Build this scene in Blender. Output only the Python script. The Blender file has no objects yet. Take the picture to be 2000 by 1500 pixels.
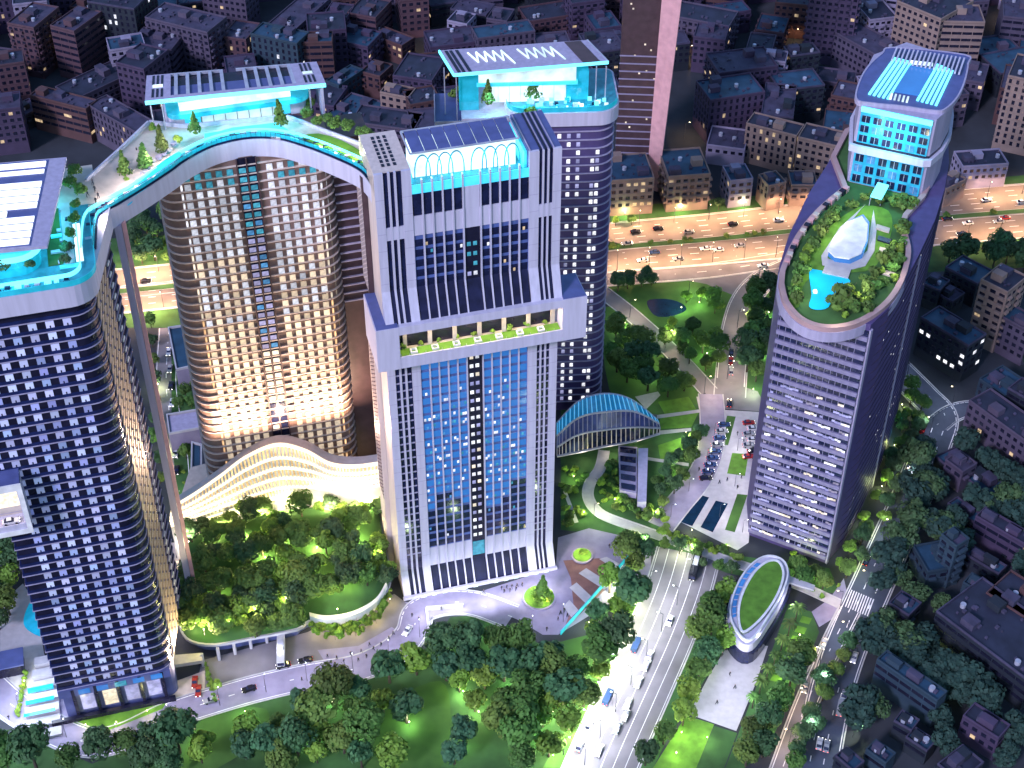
import bpy, bmesh, math, random
from mathutils import Vector, Matrix
R = math.radians
random.seed(7)
C = bpy.context.scene.collection
sc = bpy.context.scene
# ---------------------------------------------------------------- camera
CH, CF, CT = 380.0, 3090.0, R(41)
cam = bpy.data.objects.new("camera", bpy.data.cameras.new("camera")); C.objects.link(cam)
cam.location = (0, 0, CH); cam.rotation_euler = (R(90-41), 0, 0)
cam.data.sensor_width = 36; cam.data.lens = CF/2000*36
cam.data.clip_start = 1; cam.data.clip_end = 6000
sc.camera = cam
# ---------------------------------------------------------------- dusk sky, sun, exposure
SUN_EL, SUN_AZ = 34, 217       # light comes from behind the camera, a little from the left
w = bpy.data.worlds.new("World"); sc.world = w; w.use_nodes = True
nt = w.node_tree; bgn = nt.nodes['Background']
sky = nt.nodes.new('ShaderNodeTexSky'); sky.sky_type = 'NISHITA'; sky.sun_disc = False
sky.sun_elevation = R(SUN_EL); sky.sun_rotation = R(SUN_AZ)
sky.ozone_density = 5.0; sky.air_density = 1.2; sky.dust_density = 0.4
nt.links.new(sky.outputs[0], bgn.inputs[0]); bgn.inputs[1].default_value = 0.14
sl = bpy.data.lights.new("sun", 'SUN'); sl.energy = 2.25; sl.angle = R(9); sl.color = (0.78, 0.72, 1.0)
so = bpy.data.objects.new("sun", sl); C.objects.link(so)
a_ = R(SUN_AZ); d_ = Vector((math.sin(a_)*math.cos(R(SUN_EL)), math.cos(a_)*math.cos(R(SUN_EL)), math.sin(R(SUN_EL))))
so.rotation_euler = d_.to_track_quat('Z', 'Y').to_euler()
vs = sc.view_settings; vs.view_transform = 'Standard'; vs.look = 'None'; vs.exposure = 0.55; vs.gamma = 1; vs.use_curve_mapping = False
sc.cycles.max_bounces = 5; sc.cycles.diffuse_bounces = 2; sc.cycles.glossy_bounces = 2; sc.cycles.transmission_bounces = 3
sc.cycles.caustics_reflective = False; sc.cycles.caustics_refractive = False; sc.cycles.sample_clamp_indirect = 4

# ---------------------------------------------------------------- helpers
ST, CT_ = math.sin(CT), math.cos(CT)
def at(px, py, z=0.0):
    """the point of the horizontal plane z that is seen in the photograph at px, py"""
    u = (px-1000)/CF; v = (750-py)/CF
    t = (z-CH)/(-ST+v*CT_)
    return Vector((u*t, (CT_+v*ST)*t, z))
def lin(c): return tuple((x/255)**2.2 for x in c)
class MB:
    def __init__(s): s.v = []; s.f = []; s.m = []; s.k = 0
    def face(s, pts):
        n = len(s.v); s.v += [tuple(p) for p in pts]; s.f.append(tuple(range(n, n+len(pts)))); s.m.append(s.k)
    def box(s, x0, y0, z0, x1, y1, z1):
        n = len(s.v)
        s.v += [(x0,y0,z0),(x1,y0,z0),(x1,y1,z0),(x0,y1,z0),(x0,y0,z1),(x1,y0,z1),(x1,y1,z1),(x0,y1,z1)]
        for q in ((0,3,2,1),(4,5,6,7),(0,1,5,4),(1,2,6,5),(2,3,7,6),(3,0,4,7)):
            s.f.append(tuple(n+i for i in q)); s.m.append(s.k)
        return s
    def prism(s, poly, z0, z1, bottom=True):
        n = len(s.v); k = len(poly)
        zb = z0 if callable(z0) else (lambda i: z0); zt = z1 if callable(z1) else (lambda i: z1)
        s.v += [(p[0], p[1], zb(i)) for i, p in enumerate(poly)] + [(p[0], p[1], zt(i)) for i, p in enumerate(poly)]
        for i in range(k):
            j = (i+1) % k; s.f.append((n+i, n+j, n+k+j, n+k+i)); s.m.append(s.k)
        s.f.append(tuple(range(n+k, n+2*k))); s.m.append(s.k)
        if bottom: s.f.append(tuple(range(n+k-1, n-1, -1))); s.m.append(s.k)
        return s
    def bar(s, a, b, wd, ht=None, up=(0,0,1)):
        a = Vector(a); b = Vector(b); ht = ht or wd
        d = (b-a); d.normalize(); u = Vector(up)
        if abs(d.dot(u)) > .98: u = Vector((0,1,0))
        x = d.cross(u).normalized()*wd/2; y = x.cross(d).normalized()*ht/2
        n = len(s.v)
        for p in (a, b): s.v += [tuple(p-x-y), tuple(p+x-y), tuple(p+x+y), tuple(p-x+y)]
        for q in ((3,2,1,0),(4,5,6,7),(0,1,5,4),(1,2,6,5),(2,3,7,6),(3,0,4,7)):
            s.f.append(tuple(n+i for i in q)); s.m.append(s.k)
        return s
    def cyl(s, x, y, z0, z1, r0, r1=None, n=10, cx=None, cy=None):
        r1 = r0 if r1 is None else r1; cx = x if cx is None else cx; cy = y if cy is None else cy
        k = len(s.v)
        s.v += [(x+r0*math.cos(i*2*math.pi/n), y+r0*math.sin(i*2*math.pi/n), z0) for i in range(n)]
        s.v += [(cx+r1*math.cos(i*2*math.pi/n), cy+r1*math.sin(i*2*math.pi/n), z1) for i in range(n)]
        for i in range(n):
            j = (i+1) % n; s.f.append((k+i, k+j, k+n+j, k+n+i)); s.m.append(s.k)
        s.f.append(tuple(range(k+n, k+2*n))); s.m.append(s.k); s.f.append(tuple(range(k+n-1, k-1, -1))); s.m.append(s.k)
        return s
    def loft(s, rows, close=False):
        """rows of equally many points, joined by quads"""
        n = len(s.v); m = len(rows[0])
        for r in rows: s.v += [tuple(p) for p in r]
        for i in range(len(rows)-1):
            for j in range(m if close else m-1):
                k = (j+1) % m
                s.f.append((n+i*m+j, n+i*m+k, n+(i+1)*m+k, n+(i+1)*m+j)); s.m.append(s.k)
        return s
    def mesh(s, name, mats, smooth=False):
        me = bpy.data.meshes.new(name); me.from_pydata(s.v, [], s.f)
        for m_ in (mats if isinstance(mats, (list, tuple)) else [mats]): me.materials.append(m_)
        if isinstance(mats, (list, tuple)): me.polygons.foreach_set('material_index', s.m)
        if smooth: me.polygons.foreach_set('use_smooth', [True]*len(s.f))
        me.update(); return me
    def build(s, name, mats, parent=None, smooth=False, **k):
        return link(name, s.mesh(name, mats, smooth), parent, **k)
def link(name, data, parent=None, loc=None, rz=0, scale=None, kind=None, label=None):
    o = bpy.data.objects.new(name, data); C.objects.link(o)
    if parent is not None: o.parent = parent
    if loc is not None: o.location = loc
    if rz: o.rotation_euler = (0, 0, rz)
    if scale is not None: o.scale = scale
    if kind: o['kind'] = kind
    if label: o['label'] = label
    return o
def tag(o, label, cat, group=None):
    if label: o['label'] = label
    o['category'] = cat
    if group: o['group'] = group
    return o
def thing(name, label, cat, loc=(0,0,0), rz=0, group=None):
    return tag(link(name, None, None, loc, rz), label, cat, group)
def light(name, kind, loc, energy, color, parent=None, rot=None, **k):
    l = bpy.data.lights.new(name, kind); l.energy = energy; l.color = color
    for a, b in k.items(): setattr(l, a, b)
    if kind == 'AREA': l.specular_factor = .1
    o = bpy.data.objects.new(name, l); C.objects.link(o); o.location = loc
    if rot is not None: o.rotation_euler = rot
    if parent is not None: o.parent = parent
    return o
def aim(frm, to): return (Vector(frm)-Vector(to)).to_track_quat('Z', 'Y').to_euler()
def smooth_line(pts, n=6, close=False):
    P = [Vector(p) for p in pts]; out = []; m = len(P)
    for i in range(m if close else m-1):
        if close: a, b, c, d = P[(i-1) % m], P[i], P[(i+1) % m], P[(i+2) % m]
        else: a, b, c, d = P[max(i-1, 0)], P[i], P[i+1], P[min(i+2, m-1)]
        for k in range(n):
            t = k/n
            out.append(0.5*((2*b)+(c-a)*t+(2*a-5*b+4*c-d)*t*t+(3*b-a-3*c+d)*t**3))
    if not close: out.append(P[-1])
    return out
def rrect(x0, y0, x1, y1, r, n=5):
    """rounded rectangle; r = radii of corners (x0y0, x1y0, x1y1, x0y1)"""
    out = []
    for (cx, cy, rr, a0) in ((x0+r[0], y0+r[0], r[0], 180), (x1-r[1], y0+r[1], r[1], 270), (x1-r[2], y1-r[2], r[2], 0), (x0+r[3], y1-r[3], r[3], 90)):
        if rr <= 0.01: out.append((cx, cy)); continue
        for i in range(n+1):
            a = R(a0+90*i/n); out.append((cx+rr*math.cos(a), cy+rr*math.sin(a)))
    return out
def offset(poly, d):
    """moves a counter-clockwise outline outwards by d"""
    n = len(poly); out = []
    for i in range(n):
        a, b, c = Vector(poly[i-1][:2]), Vector(poly[i][:2]), Vector(poly[(i+1) % n][:2])
        e, g = (b-a), (c-b)
        if e.length < 1e-6: e = g
        if g.length < 1e-6: g = e
        e.normalize(); g.normalize()
        nn = Vector((e.y+g.y, -e.x-g.x)); l = nn.length or 1; nn /= l
        k = max(0.4, nn.dot(Vector((e.y, -e.x))))
        out.append((b.x+nn.x*d/k, b.y+nn.y*d/k))
    return out
def ring(mb, poly, z0, z1, t):
    """a wall of thickness t standing inside an outline"""
    i = offset(poly, -t)
    mb.loft([[(p[0], p[1], z) for p in q] for q, z in ((poly, z0), (poly, z1), (i, z1), (i, z0), (poly, z0))], close=True)
    return mb
def inside(p, poly):
    x, y = p[0], p[1]; c = False; n = len(poly)
    for i in range(n):
        x1, y1 = poly[i][:2]; x2, y2 = poly[i-1][:2]
        if (y1 > y) != (y2 > y) and x < (x2-x1)*(y-y1)/(y2-y1)+x1: c = not c
    return c

# ---------------------------------------------------------------- materials
MATS = {}
def mat(name, col, rough=.6, metal=0, emit=None, es=0, var=.18, sc_=.35, bump=0, spec=.4, objvar=0, col2=None, streak=False):
    m = bpy.data.materials.new(name); m.use_nodes = True; n = m.node_tree.nodes; l = m.node_tree.links
    b = n['Principled BSDF']; b.inputs['Roughness'].default_value = rough; b.inputs['Metallic'].default_value = metal
    b.inputs['Specular IOR Level'].default_value = spec
    tc = n.new('ShaderNodeTexCoord'); no = n.new('ShaderNodeTexNoise'); no.inputs['Scale'].default_value = sc_; no.inputs['Detail'].default_value = 5
    if streak:
        mp = n.new('ShaderNodeMapping'); mp.inputs['Scale'].default_value = (1.6, 1.6, .12); l.new(tc.outputs['Object'], mp.inputs['Vector']); l.new(mp.outputs[0], no.inputs['Vector'])
    else: l.new(tc.outputs['Object'], no.inputs['Vector'])
    r = n.new('ShaderNodeValToRGB'); r.color_ramp.elements[0].position = .3; r.color_ramp.elements[1].position = .7
    c2 = col2 or tuple(min(1, c*(1+var)) for c in col)
    r.color_ramp.elements[0].color = (*[c*(1-var) for c in col], 1); r.color_ramp.elements[1].color = (*c2, 1)
    l.new(no.outputs['Fac'], r.inputs['Fac']); out = r.outputs['Color']
    if objvar:
        oi = n.new('ShaderNodeObjectInfo'); hs = n.new('ShaderNodeHueSaturation'); mr = n.new('ShaderNodeMapRange')
        mr.inputs['To Min'].default_value = 1-objvar; mr.inputs['To Max'].default_value = 1+objvar
        l.new(oi.outputs['Random'], mr.inputs['Value']); l.new(mr.outputs[0], hs.inputs['Value']); l.new(out, hs.inputs['Color'])
        mh = n.new('ShaderNodeMapRange'); mh.inputs['To Min'].default_value = .5-objvar*.08; mh.inputs['To Max'].default_value = .5+objvar*.08
        ml = n.new('ShaderNodeMath'); ml.operation = 'FRACT'; mm = n.new('ShaderNodeMath'); mm.operation = 'MULTIPLY'; mm.inputs[1].default_value = 7.31
        l.new(oi.outputs['Random'], mm.inputs[0]); l.new(mm.outputs[0], ml.inputs[0]); l.new(ml.outputs[0], mh.inputs['Value']); l.new(mh.outputs[0], hs.inputs['Hue'])
        out = hs.outputs['Color']
    l.new(out, b.inputs['Base Color'])
    if bump:
        bp = n.new('ShaderNodeBump'); bp.inputs['Strength'].default_value = bump; n2 = n.new('ShaderNodeTexNoise'); n2.inputs['Scale'].default_value = 3
        l.new(tc.outputs['Object'], n2.inputs['Vector']); l.new(n2.outputs['Fac'], bp.inputs['Height']); l.new(bp.outputs[0], b.inputs['Normal'])
    if emit:
        b.inputs['Emission Color'].default_value = (*emit, 1); b.inputs['Emission Strength'].default_value = es
    MATS[name] = m; return m
def litmat(name, col, es, dark=.25, scale=.9):
    """a lit window: room light that varies over the glass"""
    m = mat(name, tuple(c*.3 for c in col), .25, var=.1, emit=col, es=es); n = m.node_tree.nodes; l = m.node_tree.links
    b = n['Principled BSDF']; tc = n.new('ShaderNodeTexCoord'); no = n.new('ShaderNodeTexNoise'); no.inputs['Scale'].default_value = scale; no.inputs['Detail'].default_value = 3
    l.new(tc.outputs['Object'], no.inputs['Vector']); mr = n.new('ShaderNodeMapRange'); mr.inputs['From Min'].default_value = .35; mr.inputs['From Max'].default_value = .65
    mr.inputs['To Min'].default_value = es*dark; mr.inputs['To Max'].default_value = es
    oi = n.new('ShaderNodeObjectInfo'); mo = n.new('ShaderNodeMapRange'); mo.inputs['To Min'].default_value = .45; mo.inputs['To Max'].default_value = 1.15
    l.new(oi.outputs['Random'], mo.inputs['Value']); mu = n.new('ShaderNodeMath'); mu.operation = 'MULTIPLY'
    l.new(no.outputs['Fac'], mr.inputs['Value']); l.new(mr.outputs[0], mu.inputs[0]); l.new(mo.outputs[0], mu.inputs[1]); l.new(mu.outputs[0], b.inputs['Emission Strength'])
    return m
# paving, ground
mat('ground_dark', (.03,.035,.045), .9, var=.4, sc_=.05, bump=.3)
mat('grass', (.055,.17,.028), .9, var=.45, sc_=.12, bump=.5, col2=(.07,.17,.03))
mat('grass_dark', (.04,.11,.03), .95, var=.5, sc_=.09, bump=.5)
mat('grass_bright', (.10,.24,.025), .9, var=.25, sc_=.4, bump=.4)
mat('asphalt', (.075,.075,.085), .8, var=.2, sc_=.15)
mat('asphalt_pale', (.18,.17,.19), .8, var=.26, sc_=.1)
mat('asphalt_blue', (.06,.075,.11), .75, var=.2, sc_=.15)
mat('highway', (.20,.16,.14), .75, var=.32, sc_=.07)
mat('paving_white', (.43,.42,.45), .6, var=.1, sc_=.5)
mat('paving_lavender', (.24,.22,.32), .55, var=.14, sc_=.3)
mat('paving_red', (.20,.10,.09), .6, var=.2, sc_=.4)
mat('paving_beige', (.52,.45,.40), .7, var=.12, sc_=.5)
mat('kerb', (.45,.45,.46), .7)
mat('paint_white', (.75,.75,.75), .6)
mat('pool_tiles', (.02,.30,.45), .1, var=.25, emit=(.0,.35,.6), es=.35)
mat('pond', (.004,.02,.05), .12, var=.3)
# walls
mat('tower_white', (.50,.48,.60), .45, var=.10, sc_=.5, streak=True)
mat('tower_lilac', (.36,.33,.46), .5, var=.12, sc_=.5, streak=True)
mat('tower_beige', (.60,.50,.46), .5, var=.12, sc_=.5, streak=True)
mat('tower_brown', (.07,.042,.05), .4, var=.2)
mat('tower_dark', (.012,.012,.03), .25, var=.3)
mat('glass_navy', (.010,.014,.05), .12, var=.4, spec=.8)
mat('glass_blue', (.02,.08,.24), .12, var=.5, sc_=.08, spec=.8, col2=(.03,.16,.36), emit=(.03,.15,.48), es=.6)
mat('spandrel', (.08,.12,.32), .4, var=.2)
mat('roof_navy', (.08,.10,.26), .5, var=.15)
mat('roof_slate', (.022,.026,.05), .7, var=.3, sc_=.2)
mat('roof_teal', (.02,.06,.11), .6, var=.3, sc_=.2)
mat('roof_grey', (.05,.045,.085), .8, var=.3, sc_=.25)
mat('metal', (.45,.46,.55), .35, .3)
mat('metal_dark', (.04,.04,.06), .4, .3)
mat('purple_wall', (.075,.055,.16), .5, var=.15)
mat('pink_wall', (.62,.33,.34), .5, var=.12)
for nm, c in (('brick_brown', (.085,.045,.06)), ('wall_grey', (.075,.06,.10)), ('wall_purple', (.055,.038,.08)), ('wall_beige', (.24,.17,.15)), ('wall_white', (.26,.23,.33)),
              ('wall_teal', (.022,.045,.07)), ('wall_dark', (.014,.020,.032)), ('wall_rust', (.085,.042,.045))):
    mat(nm, c, .75, var=.15, sc_=.2)
mat('window_glass', (.012,.013,.028), .15, var=.4, spec=.7)
litmat('window_warm', (1,.72,.42), .75, .3, .6)
litmat('window_white', (.92,.93,1), 1.3)
litmat('window_cream', (1,.86,.66), 1.0, .5)
litmat('window_amber', (1,.60,.30), 1.2, .5)
litmat('window_lavender', (.55,.55,.95), .55, .4, .6)
litmat('window_blue', (.12,.42,.85), .55, .3)
litmat('window_teal', (.1,.55,.75), .5, .3)
litmat('glow_white', (.74,.95,1), 1.35, .5, .18)
mat('glow_cyan', (.1,.5,.6), .4, emit=(.02,.50,.75), es=.65)
mat('glow_sky', (.1,.5,.6), .4, emit=(.16,.80,1.0), es=1.25)
mat('glow_warm', (.8,.7,.5), .4, emit=(1,.80,.48), es=2.0)
mat('lamp_glow', (.8,.7,.5), .4, emit=(1,.82,.5), es=6)
mat('lamp_glow_white', (.8,.8,.8), .4, emit=(.9,.97,1), es=4.5)
mat('lamp_glow_cyan', (.3,.8,.8), .4, emit=(.2,.9,1), es=8)
mat('headlight', (.8,.8,.8), .3, emit=(1,.95,.85), es=5)
mat('taillight', (.3,.02,.02), .3, emit=(1,.08,.05), es=3)
mat('cyan_glass', (.03,.28,.38), .1, var=.3, emit=(0,.45,.6), es=.35, spec=.8)
mat('cyan_floor', (.03,.26,.34), .35, var=.3)
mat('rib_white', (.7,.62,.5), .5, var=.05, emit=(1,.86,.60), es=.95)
litmat('window_gallery', (1,.66,.30), 1.3, .5, .5)
mat('rim_bronze', (.40,.26,.26), .4, var=.2, sc_=.1)
mat('pool_bright', (.01,.30,.55), .08, var=.35, sc_=.12, emit=(0,.42,.8), es=.5)
mat('glass_cyanlit', (.03,.28,.42), .15, var=.3, emit=(.02,.36,.62), es=.3)
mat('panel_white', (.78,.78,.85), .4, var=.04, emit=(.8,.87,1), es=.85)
mat('glass_shellb', (.06,.08,.25), .15, var=.4, spec=.8)
mat('glass_shellc', (.02,.12,.30), .15, var=.4, emit=(0,.25,.5), es=.25, spec=.8)
mat('glow_rib', (.3,.5,.7), .4, emit=(.1,.6,1), es=.35)
mat('slope_glass', (.012,.014,.045), .5, var=.4, spec=.15)
mat('leaf_dusk', (.016,.045,.03), .8, var=.35, sc_=.5, objvar=.3)  # shade of the right quarter put into the leaf colour
mat('band_lilac', (.22,.20,.32), .5, var=.14, sc_=.5, streak=True)
mat('rail_glass', (.012,.02,.085), .15, var=.3, spec=.7)
mat('flat_wall', (.21,.135,.115), .5, var=.2)
mat('rubber', (.02,.02,.02), .8)
# planting
mat('leaf_deep', (.045,.105,.035), .75, var=.35, sc_=.5, objvar=.3)
mat('leaf_mid', (.085,.165,.028), .75, var=.35, sc_=.5, objvar=.35)
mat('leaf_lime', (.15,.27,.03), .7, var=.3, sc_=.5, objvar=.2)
mat('leaf_teal', (.045,.13,.05), .75, var=.3, sc_=.5, objvar=.25)
mat('leaf_gold', (.32,.25,.03), .7, var=.3, sc_=.8, objvar=.15)
mat('bark', (.06,.045,.035), .9)
mat('person_dark', (.03,.03,.045), .8, objvar=.5)
mat('person_skin', (.35,.2,.14), .7)
M = MATS
# ================================================================ the setting: ground, roads, lawns, paths
def structure(o): o['kind'] = 'structure'; return o
NSH = 0
def sheet(name, px, m, z, sm=0, thick=0):
    """a flat area drawn round points of the ground"""
    global NSH
    NSH += 1; z = z+NSH*.0003
    pts = [at(*p) for p in px]
    if sm: pts = smooth_line(pts, sm, True)
    bm = bmesh.new(); f = bm.faces.new([bm.verts.new((p.x, p.y, z)) for p in pts])
    if f.normal.z < 0: f.normal_flip()
    f.normal_update()
    if f.normal.z < 0: bmesh.ops.reverse_faces(bm, faces=[f])
    if thick:
        r = bmesh.ops.extrude_face_region(bm, geom=[f]); 
        for v in [g for g in r['geom'] if isinstance(g, bmesh.types.BMVert)]: v.co.z -= thick
    bmesh.ops.triangulate(bm, faces=[g for g in bm.faces if len(g.verts) > 4])
    me = bpy.data.meshes.new(name); bm.to_mesh(me); bm.free(); me.materials.append(M[m])
    o = structure(link(name, me)); return o
def ribbon(mb, pts, wl, wr, z):
    L, Rr = [], []
    for i, p in enumerate(pts):
        d = (pts[min(i+1, len(pts)-1)]-pts[max(i-1, 0)]); n = Vector((-d.y, d.x, 0)).normalized()
        L.append((p.x+n.x*wl, p.y+n.y*wl, z)); Rr.append((p.x-n.x*wr, p.y-n.y*wr, z))
    mb.loft([Rr, L]); return mb
def road(name, px, width, m, z=.06, kerbs=True, lanes=0, sm=6, line=.14, dash=True, solid=True):
    pts = smooth_line([at(*p) for p in px], sm)
    o = structure(ribbon(MB(), pts, width/2, width/2, z).build(name, M[m]))
    if kerbs:
        k = MB()
        for s in (1, -1):
            a = [p for p in pts]
            inner, outer = s*width/2, s*(width/2+.4)
            A, B = [], []
            for i, p in enumerate(pts):
                d = (pts[min(i+1, len(pts)-1)]-pts[max(i-1, 0)]); n = Vector((-d.y, d.x, 0)).normalized()
                A.append(p+n*inner); B.append(p+n*outer)
            k.loft([[(p.x, p.y, z) for p in A], [(p.x, p.y, z+.14) for p in A], [(p.x, p.y, z+.14) for p in B], [(p.x, p.y, 0) for p in B]])
        k.build('kerb', M['kerb'], o)
    if lanes:
        mk = MB()
        for j in range(0, lanes+1):
            off = -width/2+.5+(width-1)*j/lanes
            edge = j in (0, lanes)
            if edge and not solid: continue
            acc = 0
            for i in range(len(pts)-1):
                d = pts[i+1]-pts[i]; L_ = d.length; d.normalize(); n = Vector((-d.y, d.x, 0))
                if edge or not dash:
                    a, b = pts[i]+n*off, pts[i+1]+n*off
                    mk.face([(a.x-n.x*line, a.y-n.y*line, z+.01), (b.x-n.x*line, b.y-n.y*line, z+.01), (b.x+n.x*line, b.y+n.y*line, z+.01), (a.x+n.x*line, a.y+n.y*line, z+.01)])
                else:
                    t = (-acc) % 9
                    while t < L_:
                        e = min(t+4, L_); a, b = pts[i]+d*t+n*off, pts[i]+d*e+n*off
                        mk.face([(a.x-n.x*line, a.y-n.y*line, z+.01), (b.x-n.x*line, b.y-n.y*line, z+.01), (b.x+n.x*line, b.y+n.y*line, z+.01), (a.x+n.x*line, a.y+n.y*line, z+.01)])
                        t += 9
                    acc += L_
        mk.build('road_marking', M['paint_white'], o)
    return pts
g = MB(); g.face([(-2500, -300, 0), (2500, -300, 0), (2500, 3500, 0), (-2500, 3500, 0)]); structure(g.build('ground', M['ground_dark']))
# ---- expressway across the back
structure(sheet('highway_verge', [(150,470),(400,455),(700,425),(1200,405),(1600,372),(2060,338),(2060,520),(1840,530),(1600,545),(1200,560),(900,590),(640,630),(400,640),(200,640)], 'grass_dark', .02))
up = road('highway', [(60,568),(250,552),(420,535),(700,512),(1000,487),(1190,463),(1400,443),(1600,420),(1800,402),(2060,380)], 19, 'highway', .06, lanes=5)
lo = road('highway', [(60,600),(250,585),(420,568),(700,546),(1000,527),(1190,508),(1400,492),(1600,474),(1800,457),(2060,436)], 17, 'highway', .12, lanes=4)
md = smooth_line([at(*p) for p in [(60,584),(250,568.5),(420,551.5),(700,529),(1000,507),(1190,485.5),(1400,467.5),(1600,447),(1800,429.5),(2060,408)]], 6)
structure(ribbon(MB(), md, 1.5, 1.5, .3).build('highway_median', M['grass_dark'])); mkb = MB()
for s_ in (1.5, -1.7): ribbon(mkb, md, s_+.2, -s_, .34)
structure(mkb.build('median_kerb', M['kerb']))
fr_ = road('service_road', [(700,590),(1000,568),(1190,545),(1380,530),(1530,508)], 9, 'asphalt_pale', .05, lanes=2)
structure(sheet('traffic_island', [(1300,540),(1440,528),(1540,512),(1490,545),(1440,580),(1380,555)], 'asphalt_pale', .04))
# ---- park in the loop
structure(sheet('lawn', [(1185,560),(1380,545),(1430,575),(1428,660),(1395,735),(1372,742),(1300,690),(1240,640),(1185,590)], 'grass', .03, 4))
structure(sheet('park_pond', [(1264,588),(1300,584),(1330,592),(1340,606),(1310,618),(1278,616)], 'pond', .05, 4))
structure(sheet('lawn', [(1180,600),(1250,655),(1340,735),(1370,780),(1330,830),(1250,800),(1190,760)], 'grass', .03, 4))
structure(sheet('lawn', [(1480,560),(1540,520),(1620,560),(1560,700),(1490,780),(1450,740),(1445,650)], 'grass_dark', .03, 3))
road('park_road', [(1120,530),(1200,588),(1262,640),(1330,705),(1385,765)], 6.5, 'asphalt_pale', .07, lanes=0)
loop = road('loop_road', [(1545,520),(1490,548),(1455,590),(1437,650),(1430,710),(1425,775)], 11, 'asphalt_pale', .08, lanes=2)
structure(sheet('loop_road', [(1372,745),(1400,738),(1480,765),(1500,805),(1430,800),(1385,795)], 'asphalt_pale', .09))
walk = road('promenade', [(1388,770),(1392,830),(1385,890),(1362,940),(1325,985),(1290,1030)], 8.5, 'paving_lavender', .1, lanes=0)
# ---- square beside the right tower
structure(sheet('square_paving', [(1400,800),(1485,805),(1475,930),(1462,1060),(1440,1075),(1310,1010),(1350,960),(1385,900)], 'paving_white', .05))
structure(sheet('lawn', [(1430,885),(1462,887),(1455,930),(1420,925)], 'grass_bright', .09))
structure(sheet('lawn', [(1420,812),(1437,814),(1422,870),(1408,868)], 'grass', .09))
structure(sheet('lawn', [(1440,965),(1460,967),(1435,1040),(1416,1035)], 'grass', .09))
structure(sheet('reflecting_pool', [(1362,965),(1385,972),(1352,1028),(1330,1020)], 'pond', .09))
structure(sheet('reflecting_pool', [(1398,978),(1422,984),(1392,1040),(1368,1030)], 'pond', .09))
# ---- garden round the glass shell
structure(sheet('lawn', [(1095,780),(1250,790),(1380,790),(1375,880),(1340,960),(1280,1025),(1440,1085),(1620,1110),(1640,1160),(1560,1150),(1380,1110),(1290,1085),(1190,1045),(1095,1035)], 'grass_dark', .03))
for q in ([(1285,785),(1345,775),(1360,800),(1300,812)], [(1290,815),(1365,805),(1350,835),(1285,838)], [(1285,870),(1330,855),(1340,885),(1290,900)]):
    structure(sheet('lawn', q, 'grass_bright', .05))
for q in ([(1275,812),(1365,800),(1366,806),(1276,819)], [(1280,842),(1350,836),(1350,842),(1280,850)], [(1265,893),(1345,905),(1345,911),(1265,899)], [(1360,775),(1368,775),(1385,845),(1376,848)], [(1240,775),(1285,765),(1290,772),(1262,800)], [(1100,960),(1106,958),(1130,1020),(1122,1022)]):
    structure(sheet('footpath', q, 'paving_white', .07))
road('garden_path', [(1180,880),(1172,915),(1152,945),(1150,975),(1175,1005),(1240,1030),(1330,1062),(1420,1095),(1500,1122),(1570,1148),(1640,1180)], 3.2, 'paving_white', .12, lanes=0)
# ---- wide road running down out of the frame
structure(sheet('road_junction', [(1275,1068),(1330,1082),(1440,1128),(1425,1160),(1385,1150),(1330,1150),(1290,1150),(1270,1100)], 'asphalt', .05))
big = road('avenue', [(1345,1080),(1325,1150),(1290,1240),(1240,1350),(1190,1460),(1140,1580)], 20.5, 'asphalt_pale', .07, lanes=6, dash=False, line=.09)
structure(sheet('grass_verge', [(1290,1120),(1270,1200),(1215,1300),(1150,1420),(1110,1500),(1060,1500),(1130,1380),(1220,1220),(1260,1130)], 'grass', .03))
# ---- road along the right side
rt = road('road', [(1750,720),(1800,770),(1835,812),(1820,870),(1785,960),(1745,1050),(1705,1140),(1665,1230),(1632,1320),(1610,1410),(1590,1520)], 12.5, 'asphalt_blue', .07, lanes=3)
road('road', [(1830,830),(1860,808),(1900,798),(1980,800),(2080,815)], 8, 'asphalt_blue', .06, lanes=2)
road('road', [(1830,812),(1790,770),(1760,745),(1850,790),(1960,840)], 4, 'asphalt_blue', .05, kerbs=False) if 0 else None
slip = road('slip_road', [(1660,1190),(1630,1250),(1598,1320),(1565,1400),(1525,1510)], 6.5, 'asphalt_pale', .065, lanes=2)
structure(sheet('pavement', [(1648,1130),(1655,1160),(1632,1205),(1600,1225),(1585,1195),(1620,1170)], 'paving_lavender', .06))
mk = MB()
a0, a1, b0 = at(1663,1152), at(1710,1172), at(1650,1185)
for i in range(10):
    t = i/10; s_ = a0.lerp(a1, t); e_ = s_+(b0-a0); dd = (a1-a0)*.045
    mk.face([(s_.x, s_.y, .1), ((s_+dd).x, (s_+dd).y, .1), ((e_+dd).x, (e_+dd).y, .1), (e_.x, e_.y, .1)])
mk.build('crosswalk', M['paint_white'])['kind'] = 'structure'
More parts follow.
